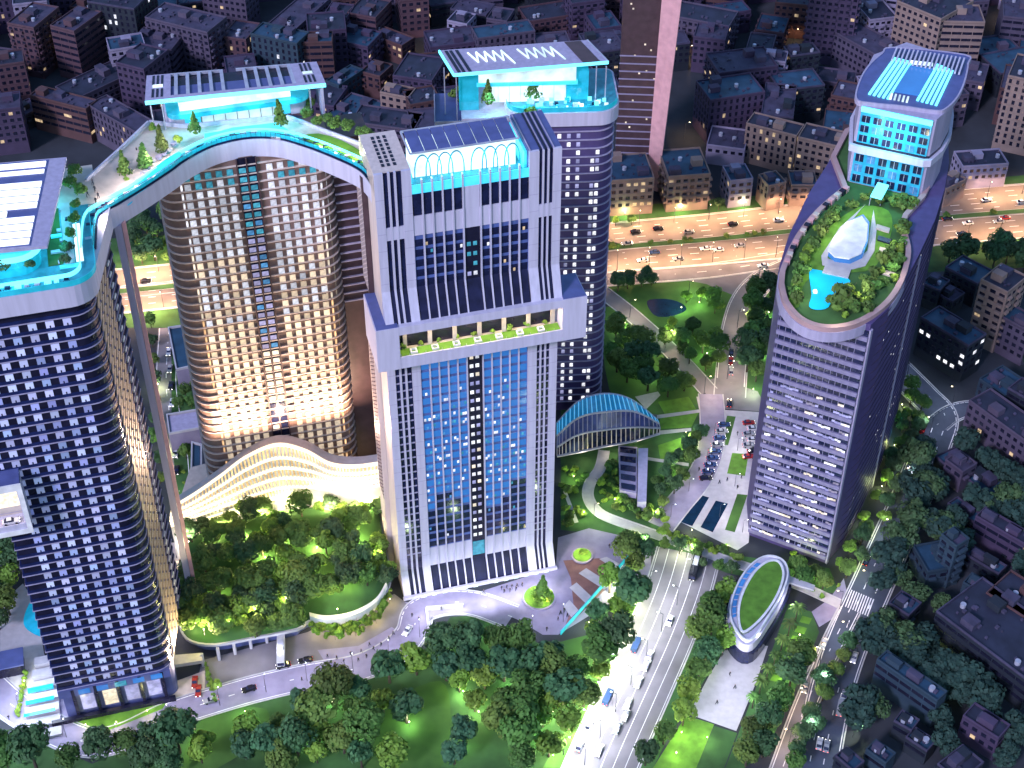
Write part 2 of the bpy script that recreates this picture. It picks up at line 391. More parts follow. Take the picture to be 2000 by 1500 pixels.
# ---- white square and lawn below the oval roof
structure(sheet('white_plaza', [(1425,1255),(1500,1262),(1478,1330),(1438,1428),(1345,1395),(1385,1320)], 'paving_white', .06))
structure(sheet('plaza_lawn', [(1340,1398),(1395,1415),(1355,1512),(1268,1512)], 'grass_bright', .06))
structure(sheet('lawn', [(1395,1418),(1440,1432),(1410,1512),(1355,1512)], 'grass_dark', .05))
structure(sheet('lawn', [(1540,1180),(1585,1195),(1600,1235),(1560,1330),(1500,1460),(1440,1512),(1412,1512),(1470,1360),(1510,1265)], 'grass_dark', .03))
for i in range(7):
    x, y = 1567-i*9.5, 1203+i*19
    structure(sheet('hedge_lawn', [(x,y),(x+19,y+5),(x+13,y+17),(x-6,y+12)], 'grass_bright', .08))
structure(sheet('lawn', [(1420,1140),(1470,1130),(1445,1230),(1400,1290),(1300,1450),(1270,1512),(1225,1512),(1330,1290)], 'grass_dark', .03))
# ---- forecourt in front of the slab tower and the curving drive
structure(sheet('forecourt', [(790,1175),(850,1185),(940,1155),(1085,1108),(1090,1050),(1150,1032),(1230,1050),(1272,1085),(1270,1130),(1090,1240),(1060,1240),(1010,1210),(960,1190),(900,1180),(850,1190),(800,1190)], 'paving_lavender', .05))
structure(sheet('forecourt_paving', [(1100,1095),(1180,1090),(1225,1110),(1100,1232),(1120,1180),(1115,1130)], 'paving_red', .07))
for q in ([(1130,1120),(1145,1110),(1195,1142),(1180,1152)], [(1112,1148),(1126,1138),(1160,1170),(1147,1182)], [(1100,1185),(1112,1172),(1130,1192),(1116,1206)], [(1170,1092),(1185,1088),(1222,1108),(1210,1118)]):
    structure(sheet('paving_band', q, 'paving_white', .09))
drive = road('drive', [(1000,1205),(930,1180),(870,1178),(820,1195),(805,1235),(770,1272),(700,1305),(600,1322),(500,1345),(420,1368),(330,1398),(240,1440),(170,1450),(90,1418),(20,1375),(-40,1320)], 10, 'paving_lavender', .08, kerbs=True, lanes=2)
structure(sheet('forecourt', [(395,1290),(600,1235),(770,1160),(790,1175),(840,1190),(830,1250),(720,1300),(600,1318),(480,1345),(400,1360),(385,1330)], 'asphalt_pale', .04))
structure(sheet('pavement', [(620,1270),(700,1262),(765,1225),(790,1240),(740,1285),(640,1302)], 'paving_lavender', .1))
structure(sheet('pavement', [(330,1060),(352,1060),(340,1240),(345,1330),(400,1310),(400,1380),(370,1395),(325,1400),(326,1300),(330,1180)], 'paving_beige', .06))
structure(sheet('forecourt', [(0,1230),(60,1215),(130,1380),(145,1420),(330,1375),(370,1395),(230,1462),(130,1440),(0,1360)], 'paving_lavender', .045))
structure(sheet('terrace_paving', [(0,1180),(45,1140),(70,1180),(90,1300),(110,1385),(60,1400),(0,1290)], 'paving_white', .06))
structure(sheet('pond', [(52,1190),(66,1175),(85,1240),(60,1235),(46,1218)], 'pool_tiles', .08, 3))
structure(sheet('lawn', [(145,1412),(200,1432),(318,1385),(325,1372),(150,1404)], 'grass_bright', .14))
structure(sheet('park_grass', [(-60,1460),(60,1440),(180,1492),(330,1425),(520,1360),(700,1325),(840,1262),(880,1205),(960,1200),(1060,1262),(1190,1230),(1272,1140),(1285,1180),(1230,1300),(1110,1510),(-60,1510)], 'grass_dark', .02))
for q in ([(770,1370),(860,1330),(880,1400),(860,1500),(720,1520),(740,1430)], [(400,1400),(520,1385),(500,1450),(400,1512),(350,1512)]):
    structure(sheet('park_clearing', q, 'grass', .04, 4))
# ---- service streets seen between the towers
road('service_street', [(330,640),(325,760),(345,880),(350,960)], 8, 'asphalt_pale', .05, lanes=2, kerbs=False)
road('elevated_road', [(672,590),(690,660),(725,730),(745,800)], 9, 'asphalt', .06, lanes=2)
structure(sheet('lawn', [(700,800),(745,820),(745,900),(700,880)], 'grass_dark', .03))
structure(sheet('courtyard_lawn', [(335,640),(370,740),(400,880),(390,1000),(350,1010),(335,850)], 'grass_dark', .04))
# ================================================================ towers round the court (one common direction)
TA = R(15.2); TO = Vector((-34.04, 333.36, 0)); TCO, TSI = math.cos(TA), math.sin(TA)
def tw(u, v, z=0): return Vector((TO.x+u*TCO-v*TSI, TO.y+u*TSI+v*TCO, z))
def tl(p): x, y = p[0]-TO.x, p[1]-TO.y; return (x*TCO+y*TSI, -x*TSI+y*TCO)
def tpx(px, py, z): u, v = tl(at(px, py, z)); return (u, v, z)
def many(name, me, spots, parent, cap=300, label=None):
    """alike pieces as parts, those past the cap joined into one"""
    for s in spots[:cap]: link(name, me, parent, loc=s)
    rest = spots[cap:]
    if rest:
        k = MB(); vv = [tuple(v.co) for v in me.vertices]; ff = [tuple(p.vertices) for p in me.polygons]
        for s in rest:
            n = len(k.v); k.v += [(a+s[0], b+s[1], c+s[2]) for a, b, c in vv]; k.f += [tuple(n+i for i in f) for f in ff]; k.m += [0]*len(ff)
        o = k.build(name, list(me.materials)[0], parent); o['kind'] = 'stuff'
# ---------------------------------------------------------------- slab tower
ST_ = thing('slab_tower', 'tall pale slab tower with white fins, blue glass and a projecting garden band', 'tower', TO, TA)
W, D, HT = 49.8, 24.0, 157.0
V0 = 4.0
MB().box(.4, V0+.5, 0, W-.4, D, 149).build('core_wall', M['tower_dark'], ST_)
# side walls
MB().box(0, V0+.3, 0, .8, D, HT-.3).build('side_wall', M['tower_beige'], ST_)
MB().box(W-.8, V0+.3, 0, W, D, HT-.3).build('side_wall', M['tower_white'], ST_)
KZ = 8.6
def pier(u0, u1, z0=13, z1=HT, m='tower_white', name='pier'):
    """a flat pier that splays outwards at the foot"""
    b = MB()
    if z0 < 20:
        b.loft([[(u0, V0-.2, z1), (u0, V0-.2, KZ), (u0, -.2, 0)], [(u1, V0-.2, z1), (u1, V0-.2, KZ), (u1, -.2, 0)]])
        b.loft([[(u0, V0+.6, z1), (u0, V0+.6, 0)], [(u0, V0-.2, z1), (u0, V0-.2, 0)]])
        b.face([(u0, V0-.2, KZ), (u0, V0-.2, 0), (u0, -.2, 0)]); b.face([(u1, V0-.2, KZ), (u1, -.2, 0), (u1, V0-.2, 0)])
        b.loft([[(u1, V0-.2, z1), (u1, V0-.2, 0)], [(u1, V0+.6, z1), (u1, V0+.6, 0)]])
        b.face([(u0, V0-.2, z1), (u1, V0-.2, z1), (u1, V0+.6, z1), (u0, V0+.6, z1)])
    else: b.box(u0, V0-.2, z0, u1, V0+.6, z1)
    return b.build(name, M[m], ST_)
def upper(u0, u1, z1=HT, m='tower_white', name='pier', p=.2):
    """the same pier above the band: it splays onto the band's front edge"""
    b = MB(); zb, zk = 110.4, 119.5
    b.loft([[(u0, V0-p, z1), (u0, V0-p, zk), (u0, .3, zb)], [(u1, V0-p, z1), (u1, V0-p, zk), (u1, .3, zb)]])
    b.loft([[(u0, V0+.6, z1), (u0, V0+.6, zb)], [(u0, V0-p, z1), (u0, V0-p, zb)]]); b.loft([[(u1, V0-p, z1), (u1, V0-p, zb)], [(u1, V0+.6, z1), (u1, V0+.6, zb)]])
    b.face([(u0, V0-p, zk), (u0, V0-p, zb), (u0, .3, zb)]); b.face([(u1, V0-p, zk), (u1, .3, zb), (u1, V0-p, zb)])
    b.face([(u0, V0-p, z1), (u1, V0-p, z1), (u1, V0+.6, z1), (u0, V0+.6, z1)])
    return b.build(name, M[m], ST_)
PALE = [(0, 2.3), (7.1, 9.6), (41, 43.7), (47.5, 49.8)]
SLOT = [(3.5, 4.1), (5.1, 5.7), (44.6, 45.1), (46.0, 46.5)]
cols = [9.6+2.7*i for i in range(6)]; cols2 = [27.8+2.64*i for i in range(6)]
for (a, b) in PALE: pier(a, b, 13, 97); upper(a, b)
for (a, b) in SLOT: pier(a, b, 13, 97, 'tower_white', 'thin_pier'); upper(a, b, name='thin_pier')
for u in cols[1:]+cols2[:-1]:
    pier(u-.2, u+.22, 13, 97, 'tower_white', 'fin'); upper(u-.2, u+.22, 153.6, name='fin', p=.35)
jn = MB()
for (a, b) in PALE:
    for k in range(26):
        z = 14+k*5.4
        if 94 < z < 121 or z > 154: continue
        jn.box(a+.02, V0-.23, z, b-.02, V0-.17, z+.12)
jn.build('panel_joints', M['tower_lilac'], ST_, kind='stuff')
# sloping dark glass at both feet
for (za, zb, k) in ((KZ, 0, 0), (119.5, 110.4, 1)):
    for (a, b) in [(2.3, 7.1), (43.7, 47.5)]+[(x+.32, x+2.4) for x in cols[:-1]+cols2[:-1]]+[(cols[-1]+.3, cols2[0]-.3)]:
        t = MB(); t.face([(a, V0+.3, za), (a, .5, zb), (b, .5, zb), (b, V0+.3, za)]); t.build('sloping_glass', M['slope_glass'], ST_)
# dark slots
for (a, b) in ((2.3, 7.1), (43.7, 47.5)):
    for (z0, z1) in ((KZ, 96), (119.5, 136), (140, HT-.2)):
        MB().box(a, V0+.25, z0, b, V0+.5, z1).build('slot_glass', M['glass_navy'], ST_)
    MB().box(a, V0-.1, 136, b, V0+.4, 140).build('slot_panel', M['tower_white'], ST_)
slot_sp = MB().box(0, 0, 0, 1.1, .1, .5).mesh('ledge', M['tower_lilac'])
sp = []
for u in (2.35, 4.1, 5.8, 43.75, 45.1, 46.5):
    for k in range(26): sp.append((u, V0+.13, 15+k*2.95))
many('ledge', slot_sp, sp, ST_, 120)
# window bays
FH = 3.3
win = MB().box(-.1, 0, 0, 2.14, .12, 2.3).mesh('window', M['glass_blue']); winn = MB().box(-.1, 0, 0, 2.14, .12, 2.3).mesh('window', M['glass_navy'])
rs = random.Random(3)
def pane_mesh(mname): return MB().box(0, -.05, 0, .62, .06, 1.0).mesh('lit_pane', M[mname])
w_blue, w_dark, lit = [], [], {'window_white': [], 'window_teal': [], 'window_warm': [], 'window_blue': []}
for ci, c in enumerate(cols[:-1]+cols2[:-1]):
    z = 17.0; k = 0
    while z < 142:
        if not (93.5 < z < 110) and z < 133.5:
            if z < 93 and z > 33+6*math.sin(ci*.9): w_blue.append((c+.33, V0+.2, z))
            else: w_dark.append((c+.33, V0+.2, z))
            glow = math.exp(-((z-56)/11)**2)+.35*math.exp(-((z-40)/8)**2)+.3*math.exp(-((z-72)/9)**2)
            for q in range(3):
                if z < 95 and rs.random() < glow*(.62 if math.sin(ci*2.1+z*.55) > -.1 else .12)+.015: lit[rs.choice(['window_white', 'window_white', 'window_teal', 'window_blue', 'window_white'])].append((c+.36+q*.66, V0+.18, z+rs.choice((.1, .9))))
                elif z > 110 and rs.random() < .06: lit[rs.choice(['window_white', 'window_warm', 'window_teal'])].append((c+.36+q*.66, V0+.18, z+rs.choice((.1, .9))))
        z += FH if z < 89 else 3.3
# the small window rows low down and high up
order = lambda s: (-s[2])
w_blue.sort(key=order); w_dark.sort(key=order)
nb = min(len(w_blue), 190)
many('window', win, w_blue, ST_, nb); many('window', winn, w_dark, ST_, 300-nb)
for c in cols[:-1]+cols2[:-1]:
    MB().box(c+.32, V0+.1, 142.6, c+2.35, V0+.4, 149.2).build('high_window', M['glass_navy'], ST_)
MB().box(9.6, V0+.22, 16.5, 22.9, V0+.5, 96).build('spandrel', M['spandrel'], ST_); MB().box(28, V0+.22, 16.5, 41, V0+.5, 96).build('spandrel', M['spandrel'], ST_)
MB().box(9.6, V0+.22, 106, 22.9, V0+.5, 136).build('spandrel', M['spandrel'], ST_); MB().box(28, V0+.22, 106, 41, V0+.5, 136).build('spandrel', M['spandrel'], ST_)
MB().box(9.6, V0+.05, KZ, 22.9, V0+.5, 16.6).build('blank_panel', M['tower_white'], ST_); MB().box(28, V0+.05, KZ, 41, V0+.5, 16.6).build('blank_panel', M['tower_white'], ST_)
MB().box(9.6, V0+.05, 136.2, 41, V0+.5, 142.4).build('blank_panel', M['tower_white'], ST_)
MB().box(cols[-1]+.3, V0-.05, 142.4, cols2[0]-.3, V0+.4, 149.4).build('blank_panel', M['tower_white'], ST_)
for mn, sps in lit.items(): many('lit_pane', pane_mesh(mn), sps, ST_, 75)
# dark core strip with pairs of lit windows
MB().box(cols[-1]+.32, V0+.15, KZ, cols2[0]-.32, V0+.45, 96).build('core_panel', M['tower_dark'], ST_)
MB().box(cols[-1]+.32, V0+.15, 106, cols2[0]-.32, V0+.45, 136.2).build('core_panel', M['tower_dark'], ST_)
MB().box(cols[-1]+.4, V0, 9.5, cols2[0]-.4, V0+.2, 15.5).build('entrance_glass', M['window_teal'], ST_)
cwm = {k: MB().box(0, 0, 0, 1.05, .1, 1.25).mesh('core_window', M[k]) for k in ('window_white', 'window_cream', 'window_teal', 'window_lavender')}
for k in range(38):
    z = 18+k*3.3
    if 93.5 < z < 111 or z > 133: continue
    for q in (0, 1):
        if rs.random() < .93:
            mn = 'window_teal' if z > 122 else rs.choice(['window_cream', 'window_white', 'window_white', 'window_lavender'])
            link('core_window', cwm[mn], ST_, (23.9+q*1.7, V0+.02, z))
# projecting band with the sky garden
BU0, BU1, BZ0, BZ1 = -3.2, 56.6, 96.0, 110.6
bd = MB(); bd.box(BU0, -1.2, BZ0, 3.2, 16, BZ1); bd.build('band_end', M['tower_white'], ST_)
bd = MB(); bd.box(49.6, -1.2, BZ0, BU1, 10, BZ1); bd.build('band_end', M['tower_white'], ST_)
MB().box(BU0+.3, -.9, BZ1, 3.0, 15.7, BZ1+.3).build('band_roof', M['roof_navy'], ST_); MB().box(49.8, -.9, BZ1, BU1-.3, 9.7, BZ1+.3).build('band_roof', M['roof_navy'], ST_)
MB().box(3.2, -1.1, 107.8, 49.6, 1.5, 110.5).build('band_lintel', M['tower_white'], ST_)
MB().box(3.2, 1.5, 108.6, 49.6, 11, 110.3).build('band_soffit', M['tower_beige'], ST_)
MB().box(3.2, -1.1, 96, 49.6, -.7, 100).build('band_parapet', M['tower_white'], ST_)
MB().box(3.2, -.7, 96.2, 49.6, 11, 99.0).build('terrace_floor', M['paving_beige'], ST_)
MB().box(3.3, -.69, 99.0, 49.5, 3.2, 99.3).build('terrace_lawn', M['grass_bright'], ST_)
MB().box(3.3, 5.0, 99.0, 49.5, 5.4, 108.6).build('terrace_back_wall', M['tower_beige'], ST_)
for i in range(7): MB().box(5+i*7.1, 3.4, 99.0, 6.1+i*7.1, 4.2, 108.6).build('terrace_column', M['paving_beige'], ST_)
for i in range(11): MB().box(5.2+i*4.1, 4.8, 99.2, 8.2+i*4.1, 5.0, 104.5).build('terrace_window', M['window_cream'], ST_)
for i in range(7):
    u = 6.5+i*6.1; f = MB()
    for q in ((0,0,1.9,.35), (0,1.55,1.9,1.9), (0,.35,.35,1.55), (1.55,.35,1.9,1.55)): f.box(u+q[0], .4+q[1], 99.3, u+q[2], .4+q[3], 99.9)
    f.build('skylight_frame', M['paint_white'], ST_)
for i in range(6):
    p = tw(9+i*7.1, 1.9, 106.5); light('terrace_downlight', 'POINT', p, 1500, (1,.80,.5), shadow_soft_size=.6)
for i in range(40):
    MB().box(3.5+i*1.15, -1.02, 100, 3.58+i*1.15, -.95, 100.9).build('railing_post', M['metal'], ST_) if i % 2 == 0 else None
# crown of the tower: two piers and the glowing hall
MB().box(0, V0+.6, 150, 9.6, D-.5, HT).build('pier_head', M['tower_beige'], ST_)
MB().box(41, V0+.6, 150, W, D-1, HT).build('pier_head', M['roof_navy'], ST_)
for (u0) in (2.7, 4.2, 5.8):
    for j in range(8): MB().box(u0, 7+j*1.9, HT, u0+.8, 8.3+j*1.9, HT+.12).build('roof_slot', M['tower_dark'], ST_)
for u0 in (43.9, 45.3, 46.7): MB().box(u0, V0+.2, HT, u0+.55, D-1.4, HT+.15).build('roof_groove', M['tower_dark'], ST_)
for u0 in (41.2, 44.6, 46.1, 47.6): MB().box(u0, V0+.2, HT, u0+.25, D-1.4, HT+.35).build('roof_rib', M['tower_lilac'], ST_)
MB().box(9.6, V0+.6, 149.3, 41, 22, 150).build('roof_deck', M['cyan_floor'], ST_)
MB().box(9.6, V0-.05, 149.4, 41, V0+.12, 152.2).build('glass_balustrade', M['glow_cyan'], ST_)
MB().box(9.6, V0+.3, 151.9, 41, V0+.5, 152.1).build('balustrade_rail', M['metal_dark'], ST_)
hall = MB(); hall.loft([[(11.3, 10.6, 150), (38.9, 9.9, 150)], [(11.3, 10.6, 158), (38.9, 9.9, 158)]]); hall.box(11.3, 11, 150, 38.9, 18, 157.6)
hall.build('glowing_hall', M['glow_white'], ST_)
for k in range(9):
    if k == 4: continue
    u = 12+k*3; pts = []
    for j in range(13):
        t = math.pi*j/12; pts.append((u+1.9-2.1*math.cos(t), 10.1+(9.4-10.1)*(u-11.3)/27.6, 150.2+6.6*math.sin(t)**.7))
    a_b = MB()
    for p_, q_ in zip(pts[:-1], pts[1:]): a_b.bar(p_, q_, .28)
    a_b.build('arch_rib', M['cyan_floor'], ST_)
for k in range(8):
    u = 11.2+k*3.48; t = MB()
    t.v = [(u,9.3,158.3),(u+3.3,9.2,158.3),(u+3.1,18.6,158.9),(u-.2,18.6,158.9),(u,9.3,158.6),(u+3.3,9.2,158.6),(u+3.1,18.6,159.2),(u-.2,18.6,159.2)]
    t.f = [(0,3,2,1),(4,5,6,7),(0,1,5,4),(1,2,6,5),(2,3,7,6),(3,0,4,7)]; t.m = [0]*6; t.build('roof_panel', M['roof_navy'], ST_)
rf = MB(); rf.bar((10.6,9,158.4),(39.6,9,158.4),.4); rf.bar((10.3,19,159),(39.4,19,159),.5); rf.bar((10.6,9,158.4),(10.3,19,159),.4); rf.bar((39.6,9,158.4),(39.4,19,159),.4); rf.build('roof_frame', M['metal'], ST_)
MB().box(40.2, 6, 150.1, 40.9, 21, 156).build('light_wall', M['glow_cyan'], ST_); MB().box(9.8, 6, 150.1, 10.3, 21, 154).build('light_wall', M['glow_cyan'], ST_)
for i in range(4):
    light('hall_light', 'AREA', tw(14+i*7.5, 6.2, 156), 450, (.3,.9,1), rot=aim(tw(14+i*7.5, 6.2, 156), tw(14+i*7.5, 7.5, 149)), size=4)
# patterned brown flank, set back on the left
fl = MB().box(-1.6, 15.5, 0, -.05, D, 95.9); fl.build('flank', M['tower_beige'], ST_)
MB().box(-1.6, 15.5, 110.8, -.05, D-.3, 149).build('flank', M['tower_brown'], ST_)
tick = MB().bar((0,0,0),(0,1.2,.9),.12,.1).mesh('flank_rib', M['tower_beige']); tick2 = MB().bar((0,0,0),(0,1.2,.9),.12,.1).mesh('flank_rib', M['brick_brown'])
many('flank_rib', tick2, [(-1.66, 15.8+1.9*a, 30+1.5*b) for a in range(4) for b in range(40)], ST_, 60)
many('flank_rib', tick, [(-1.66, 15.8+1.9*a, 112+1.5*b) for a in range(4) for b in range(24)], ST_, 60)
# pavement lights and canopy along the foot
MB().box(-.4, -.8, 0, W+.4, .1, 1.1).build('plinth', M['tower_white'], ST_)
for i in range(14):
    if i in (0, 7): continue
    MB().box(2.2+i*3.35, -1.1, .2, 3.6+i*3.35, -.8, .95).build('plinth_light', M['glow_white'], ST_)
for i in range(5):
    p = tw(6+i*9.5, -9, 5.5); light('forecourt_light', 'AREA', p, 900, (.86,.88,1), rot=aim(p, tw(6+i*9.5, -5, 0)), size=5)

# ---------------------------------------------------------------- bay tower in front on the left
LT = thing('hotel_tower', 'dark rounded tower front left with rows of white curtained windows and thin white ledges', 'tower', TO, TA)
LU1 = -72.6; LV = -19.2; LD = 8.0
def lt_plan(u0, d=0):
    q = rrect(u0-d, LV-d, LU1+d, LD+d, (.0, 5.2+d, .0, 0), 7)
    return [(p[0]+(5.2 if p[1] > 0 and p[0] > -80 else 0), p[1]) for p in q]
MB().prism(lt_plan(-105.6), 13, 80, False).build('lower_wall', M['tower_dark'], LT)
MB().prism(lt_plan(-132), 80, 150).build('upper_wall', M['tower_dark'], LT)
MB().prism(rrect(-105.3, LV+.3, LU1-.3, LD, (0,3,0,0)), 0, 13, False).build('base_wall', M['roof_navy'], LT)
slab_lo = MB().prism(lt_plan(-105.9, .4), 0, .24).mesh('floor_slab', M['tower_lilac']); slab_hi = MB().prism(lt_plan(-132, .4), 0, .24).mesh('floor_slab', M['tower_lilac'])
rail_lo = MB().prism(lt_plan(-105.9, .22), .24, 1.15, False).mesh('balcony_glass', M['rail_glass']); rail_hi = MB().prism(lt_plan(-132, .22), .24, 1.15, False).mesh('balcony_glass', M['rail_glass'])
bay = {k: MB().box(0, 0, 0, 1.95, .25, 2.35).mesh('window_bay', M[k]) for k in ('bay_white', 'bay_blue', 'bay_dim')} if 0 else None
mat('curtain_white', (.48,.50,.68), .5, emit=(.42,.5,.95), es=.12, objvar=.35); mat('curtain_blue', (.36,.42,.68), .4, emit=(.25,.32,.8), es=.08, objvar=.35)
bays = {k: MB().box(0, 0, 1.55, 1.95, .32, 2.8).box(.0, .02, .85, .8, .3, 1.55).box(1.15, .02, .85, 1.95, .3, 1.55).mesh('window_bay', M[k]) for k in ('curtain_white', 'curtain_blue')}
rail = MB().box(0, 0, 0, 1.9, .12, .9).mesh('balcony_rail', M['tower_lilac'])
nfl = 39; FL = (149-13)/nfl; bl_n = []; rails = []
for k in range(nfl+1):
    z = 13+k*FL; link('floor_slab', slab_hi if z > 79.5 else slab_lo, LT, (0,0,z)); link('balcony_glass', rail_hi if z > 79.5 else rail_lo, LT, (0,0,z))
    if k < nfl-1:
        for i in range(14):
            u = -80.6-i*4.05
            if u < (-131 if z > 79.5 else -104.5): continue
            if z < 20 and i > 6: continue
            bl_n.append((k, (u, LV-.2, z+.36)))
bl_n.sort(key=lambda b: (b[1][0] < -106, -b[1][2]))
for n_, (k, s) in enumerate(bl_n[:300]): link('window_bay', bays['curtain_blue' if rs.random() < .38 else 'curtain_white'], LT, s)
many('window_bay', bays['curtain_white'], [s for k, s in bl_n[300:]], LT, 0)
# flank: golden folded screen, dark strip with white ticks
mat('screen_gold', (.42,.32,.24), .45, var=.25, sc_=.5)
scm = MB()
FT = math.atan2(5.2, 22)
for q in range(4): scm.bar((.25, .6+q*3.3, .3), (.25, 3.2+q*3.3, FL), .3, 1.6)
screen = scm.mesh('screen_panel', M['screen_gold']); vtick = MB().box(.02, 16.2, 1.2, .3, 18.2, 1.85).mesh('vent_tick', M['paint_white'])
for k in range(nfl):
    z = 13+k*FL
    o = link('screen_panel', screen, LT, (LU1, -14, z)); o.rotation_euler = (0,0,-FT); o = link('vent_tick', vtick, LT, (LU1, -14, z)); o.rotation_euler = (0,0,-FT)
# fascia, roof terrace
MB().prism(lt_plan(-133, 1.9), 149.5, 155.3).build('fascia', M['tower_white'], LT)
# base of the tower: glazed lobby bays and plinth
for i in range(4): MB().box(-100.5+i*6.4, LV-.15, 2.5, -96.6+i*6.4, LV+.25, 9.8).build('lobby_window', M['window_lavender' if i != 1 else 'window_cream'], LT)
for i in range(5): MB().box(-102.6+i*6.4, LV-.9, 0, -101.7+i*6.4, LV+.2, 12.8).build('lobby_pier', M['tower_dark'], LT)
MB().box(-106.2, LV-.8, 9.9, -74, LV-.1, 13).build('lobby_lintel', M['roof_navy'], LT)
for i in range(5): MB().box(-100.5+i*5.2, LV-.95, 10.4, -97.2+i*5.2, LV-.8, 12.4).build('sign_window', M['window_teal' if i == 2 else 'glass_blue'], LT)
MB().box(-110, LV-2.2, 0, -74, LV-1.0, 1.6).build('plinth', M['tower_dark'], LT)
# pale edge wall standing under the bridge beside the tower
MB().box(-65.6, 9.5, 0, -63.8, 12.5, 149.4).build('edge_fin', M['tower_lilac'], LT); MB().box(-63.7, 10.5, 0, -62.6, 13, 149.4).build('edge_fin', M['pink_wall'], LT)

# carpark box bracketed onto the left side
BXU = -99.6
cb = MB(); cb.box(-134, LV-6.2, 84, BXU, LV-.05, 85.6); cb.build('box_floor', M['tower_white'], LT)
MB().box(-134, LV-6.2, 99.4, BXU, LV-.05, 101).build('box_roof', M['roof_navy'], LT); MB().box(BXU-1.1, LV-6.25, 85.6, BXU+.02, LV-.1, 99.4).build('box_side', M['tower_white'], LT)
MB().box(-134, LV-6.5, 99.0, BXU+.3, LV-6.1, 101.2).build('box_frame', M['paint_white'], LT); MB().box(BXU-.9, LV-6.5, 83.8, BXU+.3, LV-6.26, 99.0).build('box_frame', M['paint_white'], LT); MB().box(-134, LV-6.5, 83.8, BXU-.9, LV-6.26, 85.4).build('box_frame', M['paint_white'], LT)
MB().box(-134, LV-6.15, 85.6, BXU-1.2, LV-5.9, 87.2).build('box_parapet', M['tower_white'], LT); MB().box(-134, LV-.5, 88.5, BXU-1.2, LV-.42, 96).build('box_window', M['window_cream'], LT); MB().box(-134, LV-.4, 85.6, BXU-1.2, LV-.3, 99.4).build('box_back', M['paving_beige'], LT)
light('carpark_light', 'POINT', tw(-108, LV-3, 97), 900, (1,.9,.7), shadow_soft_size=.6)
# lower podium with white steps on its left
PB = thing('podium_pavilion', 'white stepped podium and pool terrace at the left foot of the dark bay tower', 'pavilion', TO, TA)
for i in range(7): MB().box(-119+i*.9, LV-6+i*4.2, .1, -107.5, LV-3+i*4.2, 1.0+i*.5).build('terrace_step', M['paving_white'], PB)
for i in range(3): MB().box(-117.5+i*.8, LV+1+i*4.2, 3.2, -108.5, LV+2.2+i*4.2, 3.3+i*.5).build('water_strip', M['pool_tiles'], PB)
MB().box(-128, LV+20, 0, -117, LV+26, 4.5).build('small_pavilion', M['tower_dark'], PB); MB().box(-128.5, LV+19.5, 4.5, -116.5, LV+26.5, 5).build('pavilion_roof', M['roof_navy'], PB)
light('podium_light', 'AREA', tw(-113, LV+6, 12), 2600, (.75,.85,1), rot=(0,0,0), size=10)
light('podium_light', 'AREA', tw(-122, LV+0, 12), 2600, (.75,.85,1), rot=(0,0,0), size=10)

# ---------------------------------------------------------------- rear tower of flats
CTW = thing('apartment_tower', 'lit residential tower behind the arching sky bridge, windows glowing warm towards its foot', 'tower', TO, TA)
CU0, CU1, CV, CD = -53.0, -5.2, 40.0, 56.0
cpl = rrect(CU0, CV, CU1, CD, (5, 5, 3, 3), 6)
MB().prism(cpl, 0, 145.0).build('wall', M['flat_wall'], CTW)
csl = MB().prism(offset(cpl, .5), 0, .34).mesh('floor_slab', M['tower_beige'])
CFH = 2.96; CZ0 = 27
for k in range(40): link('floor_slab', csl, CTW, (0, 0, CZ0+k*CFH))
mat('curtain_cream', (.62,.56,.55), .5, emit=(1,.90,.82), es=.22, objvar=.25)
litmat('curtain_warm', (1,.80,.58), .85, .6); litmat('curtain_hot', (1,.80,.55), 1.2, .6); litmat('curtain_cool', (.85,.88,1), .75, .5)
cw = {k: MB().box(0, 0, 0, 1.7, .2, 1.9).mesh('window_bay', M[k]) for k in ('curtain_cream', 'curtain_warm', 'curtain_hot', 'curtain_cool', 'window_teal')}
sb = []
for k in range(39):
    z = CZ0+k*CFH
    for i in range(5):
        for side in (0, 1):
            u = -46.2+i*2.95 if side == 0 else -23.6+i*2.95
            sb.append((u, CV-.25, z+.34))
sb.sort(key=lambda s: -s[2])
for n_, s in enumerate(sb):
    z = s[2]; t = (z-CZ0)/120
    if z < 44: mn = 'curtain_warm' if rs.random() < .6 else 'curtain_cream'
    elif z < 88: mn = 'curtain_hot' if rs.random() < .8 else 'curtain_warm'
    elif z < 112: mn = 'curtain_warm' if rs.random() < .55 else 'curtain_cool'
    elif z < 134: mn = 'curtain_cool'
    else: mn = 'window_teal' if rs.random() < .5 else 'curtain_cool'
    if n_ < 300: link('window_bay', cw[mn], CTW, s)
many('window_bay', cw['curtain_warm'], sb[300:], CTW, 0)
# balconies at the rounded ends
bal = MB().box(0, 0, 0, 2.4, .12, 1.0).mesh('balcony_rail', M['tower_beige']); blt = {k: MB().box(0, 0, 0, .55, .12, 1.9).mesh('balcony_window', M[k]) for k in ('window_amber', 'window_cream', 'window_white')}
b_s = []
for k in range(38):
    z = CZ0+k*CFH
    for (u0) in (-50.0, -10.6):
        for q in range(3):
            off = 1.6 if abs(u0+50) < .1 and q == 0 else (.7 if q == 1 and u0 < -40 else .2)
            if u0 > -20: off = (.2, .35, 1.2)[q]
            mn = 'window_amber' if z < 90 else ('window_cream' if z < 115 else 'window_white')
            if rs.random() < .85: link('balcony_window', blt[mn], CTW, (u0+q*1.35, CV-.3+off, z+.4))
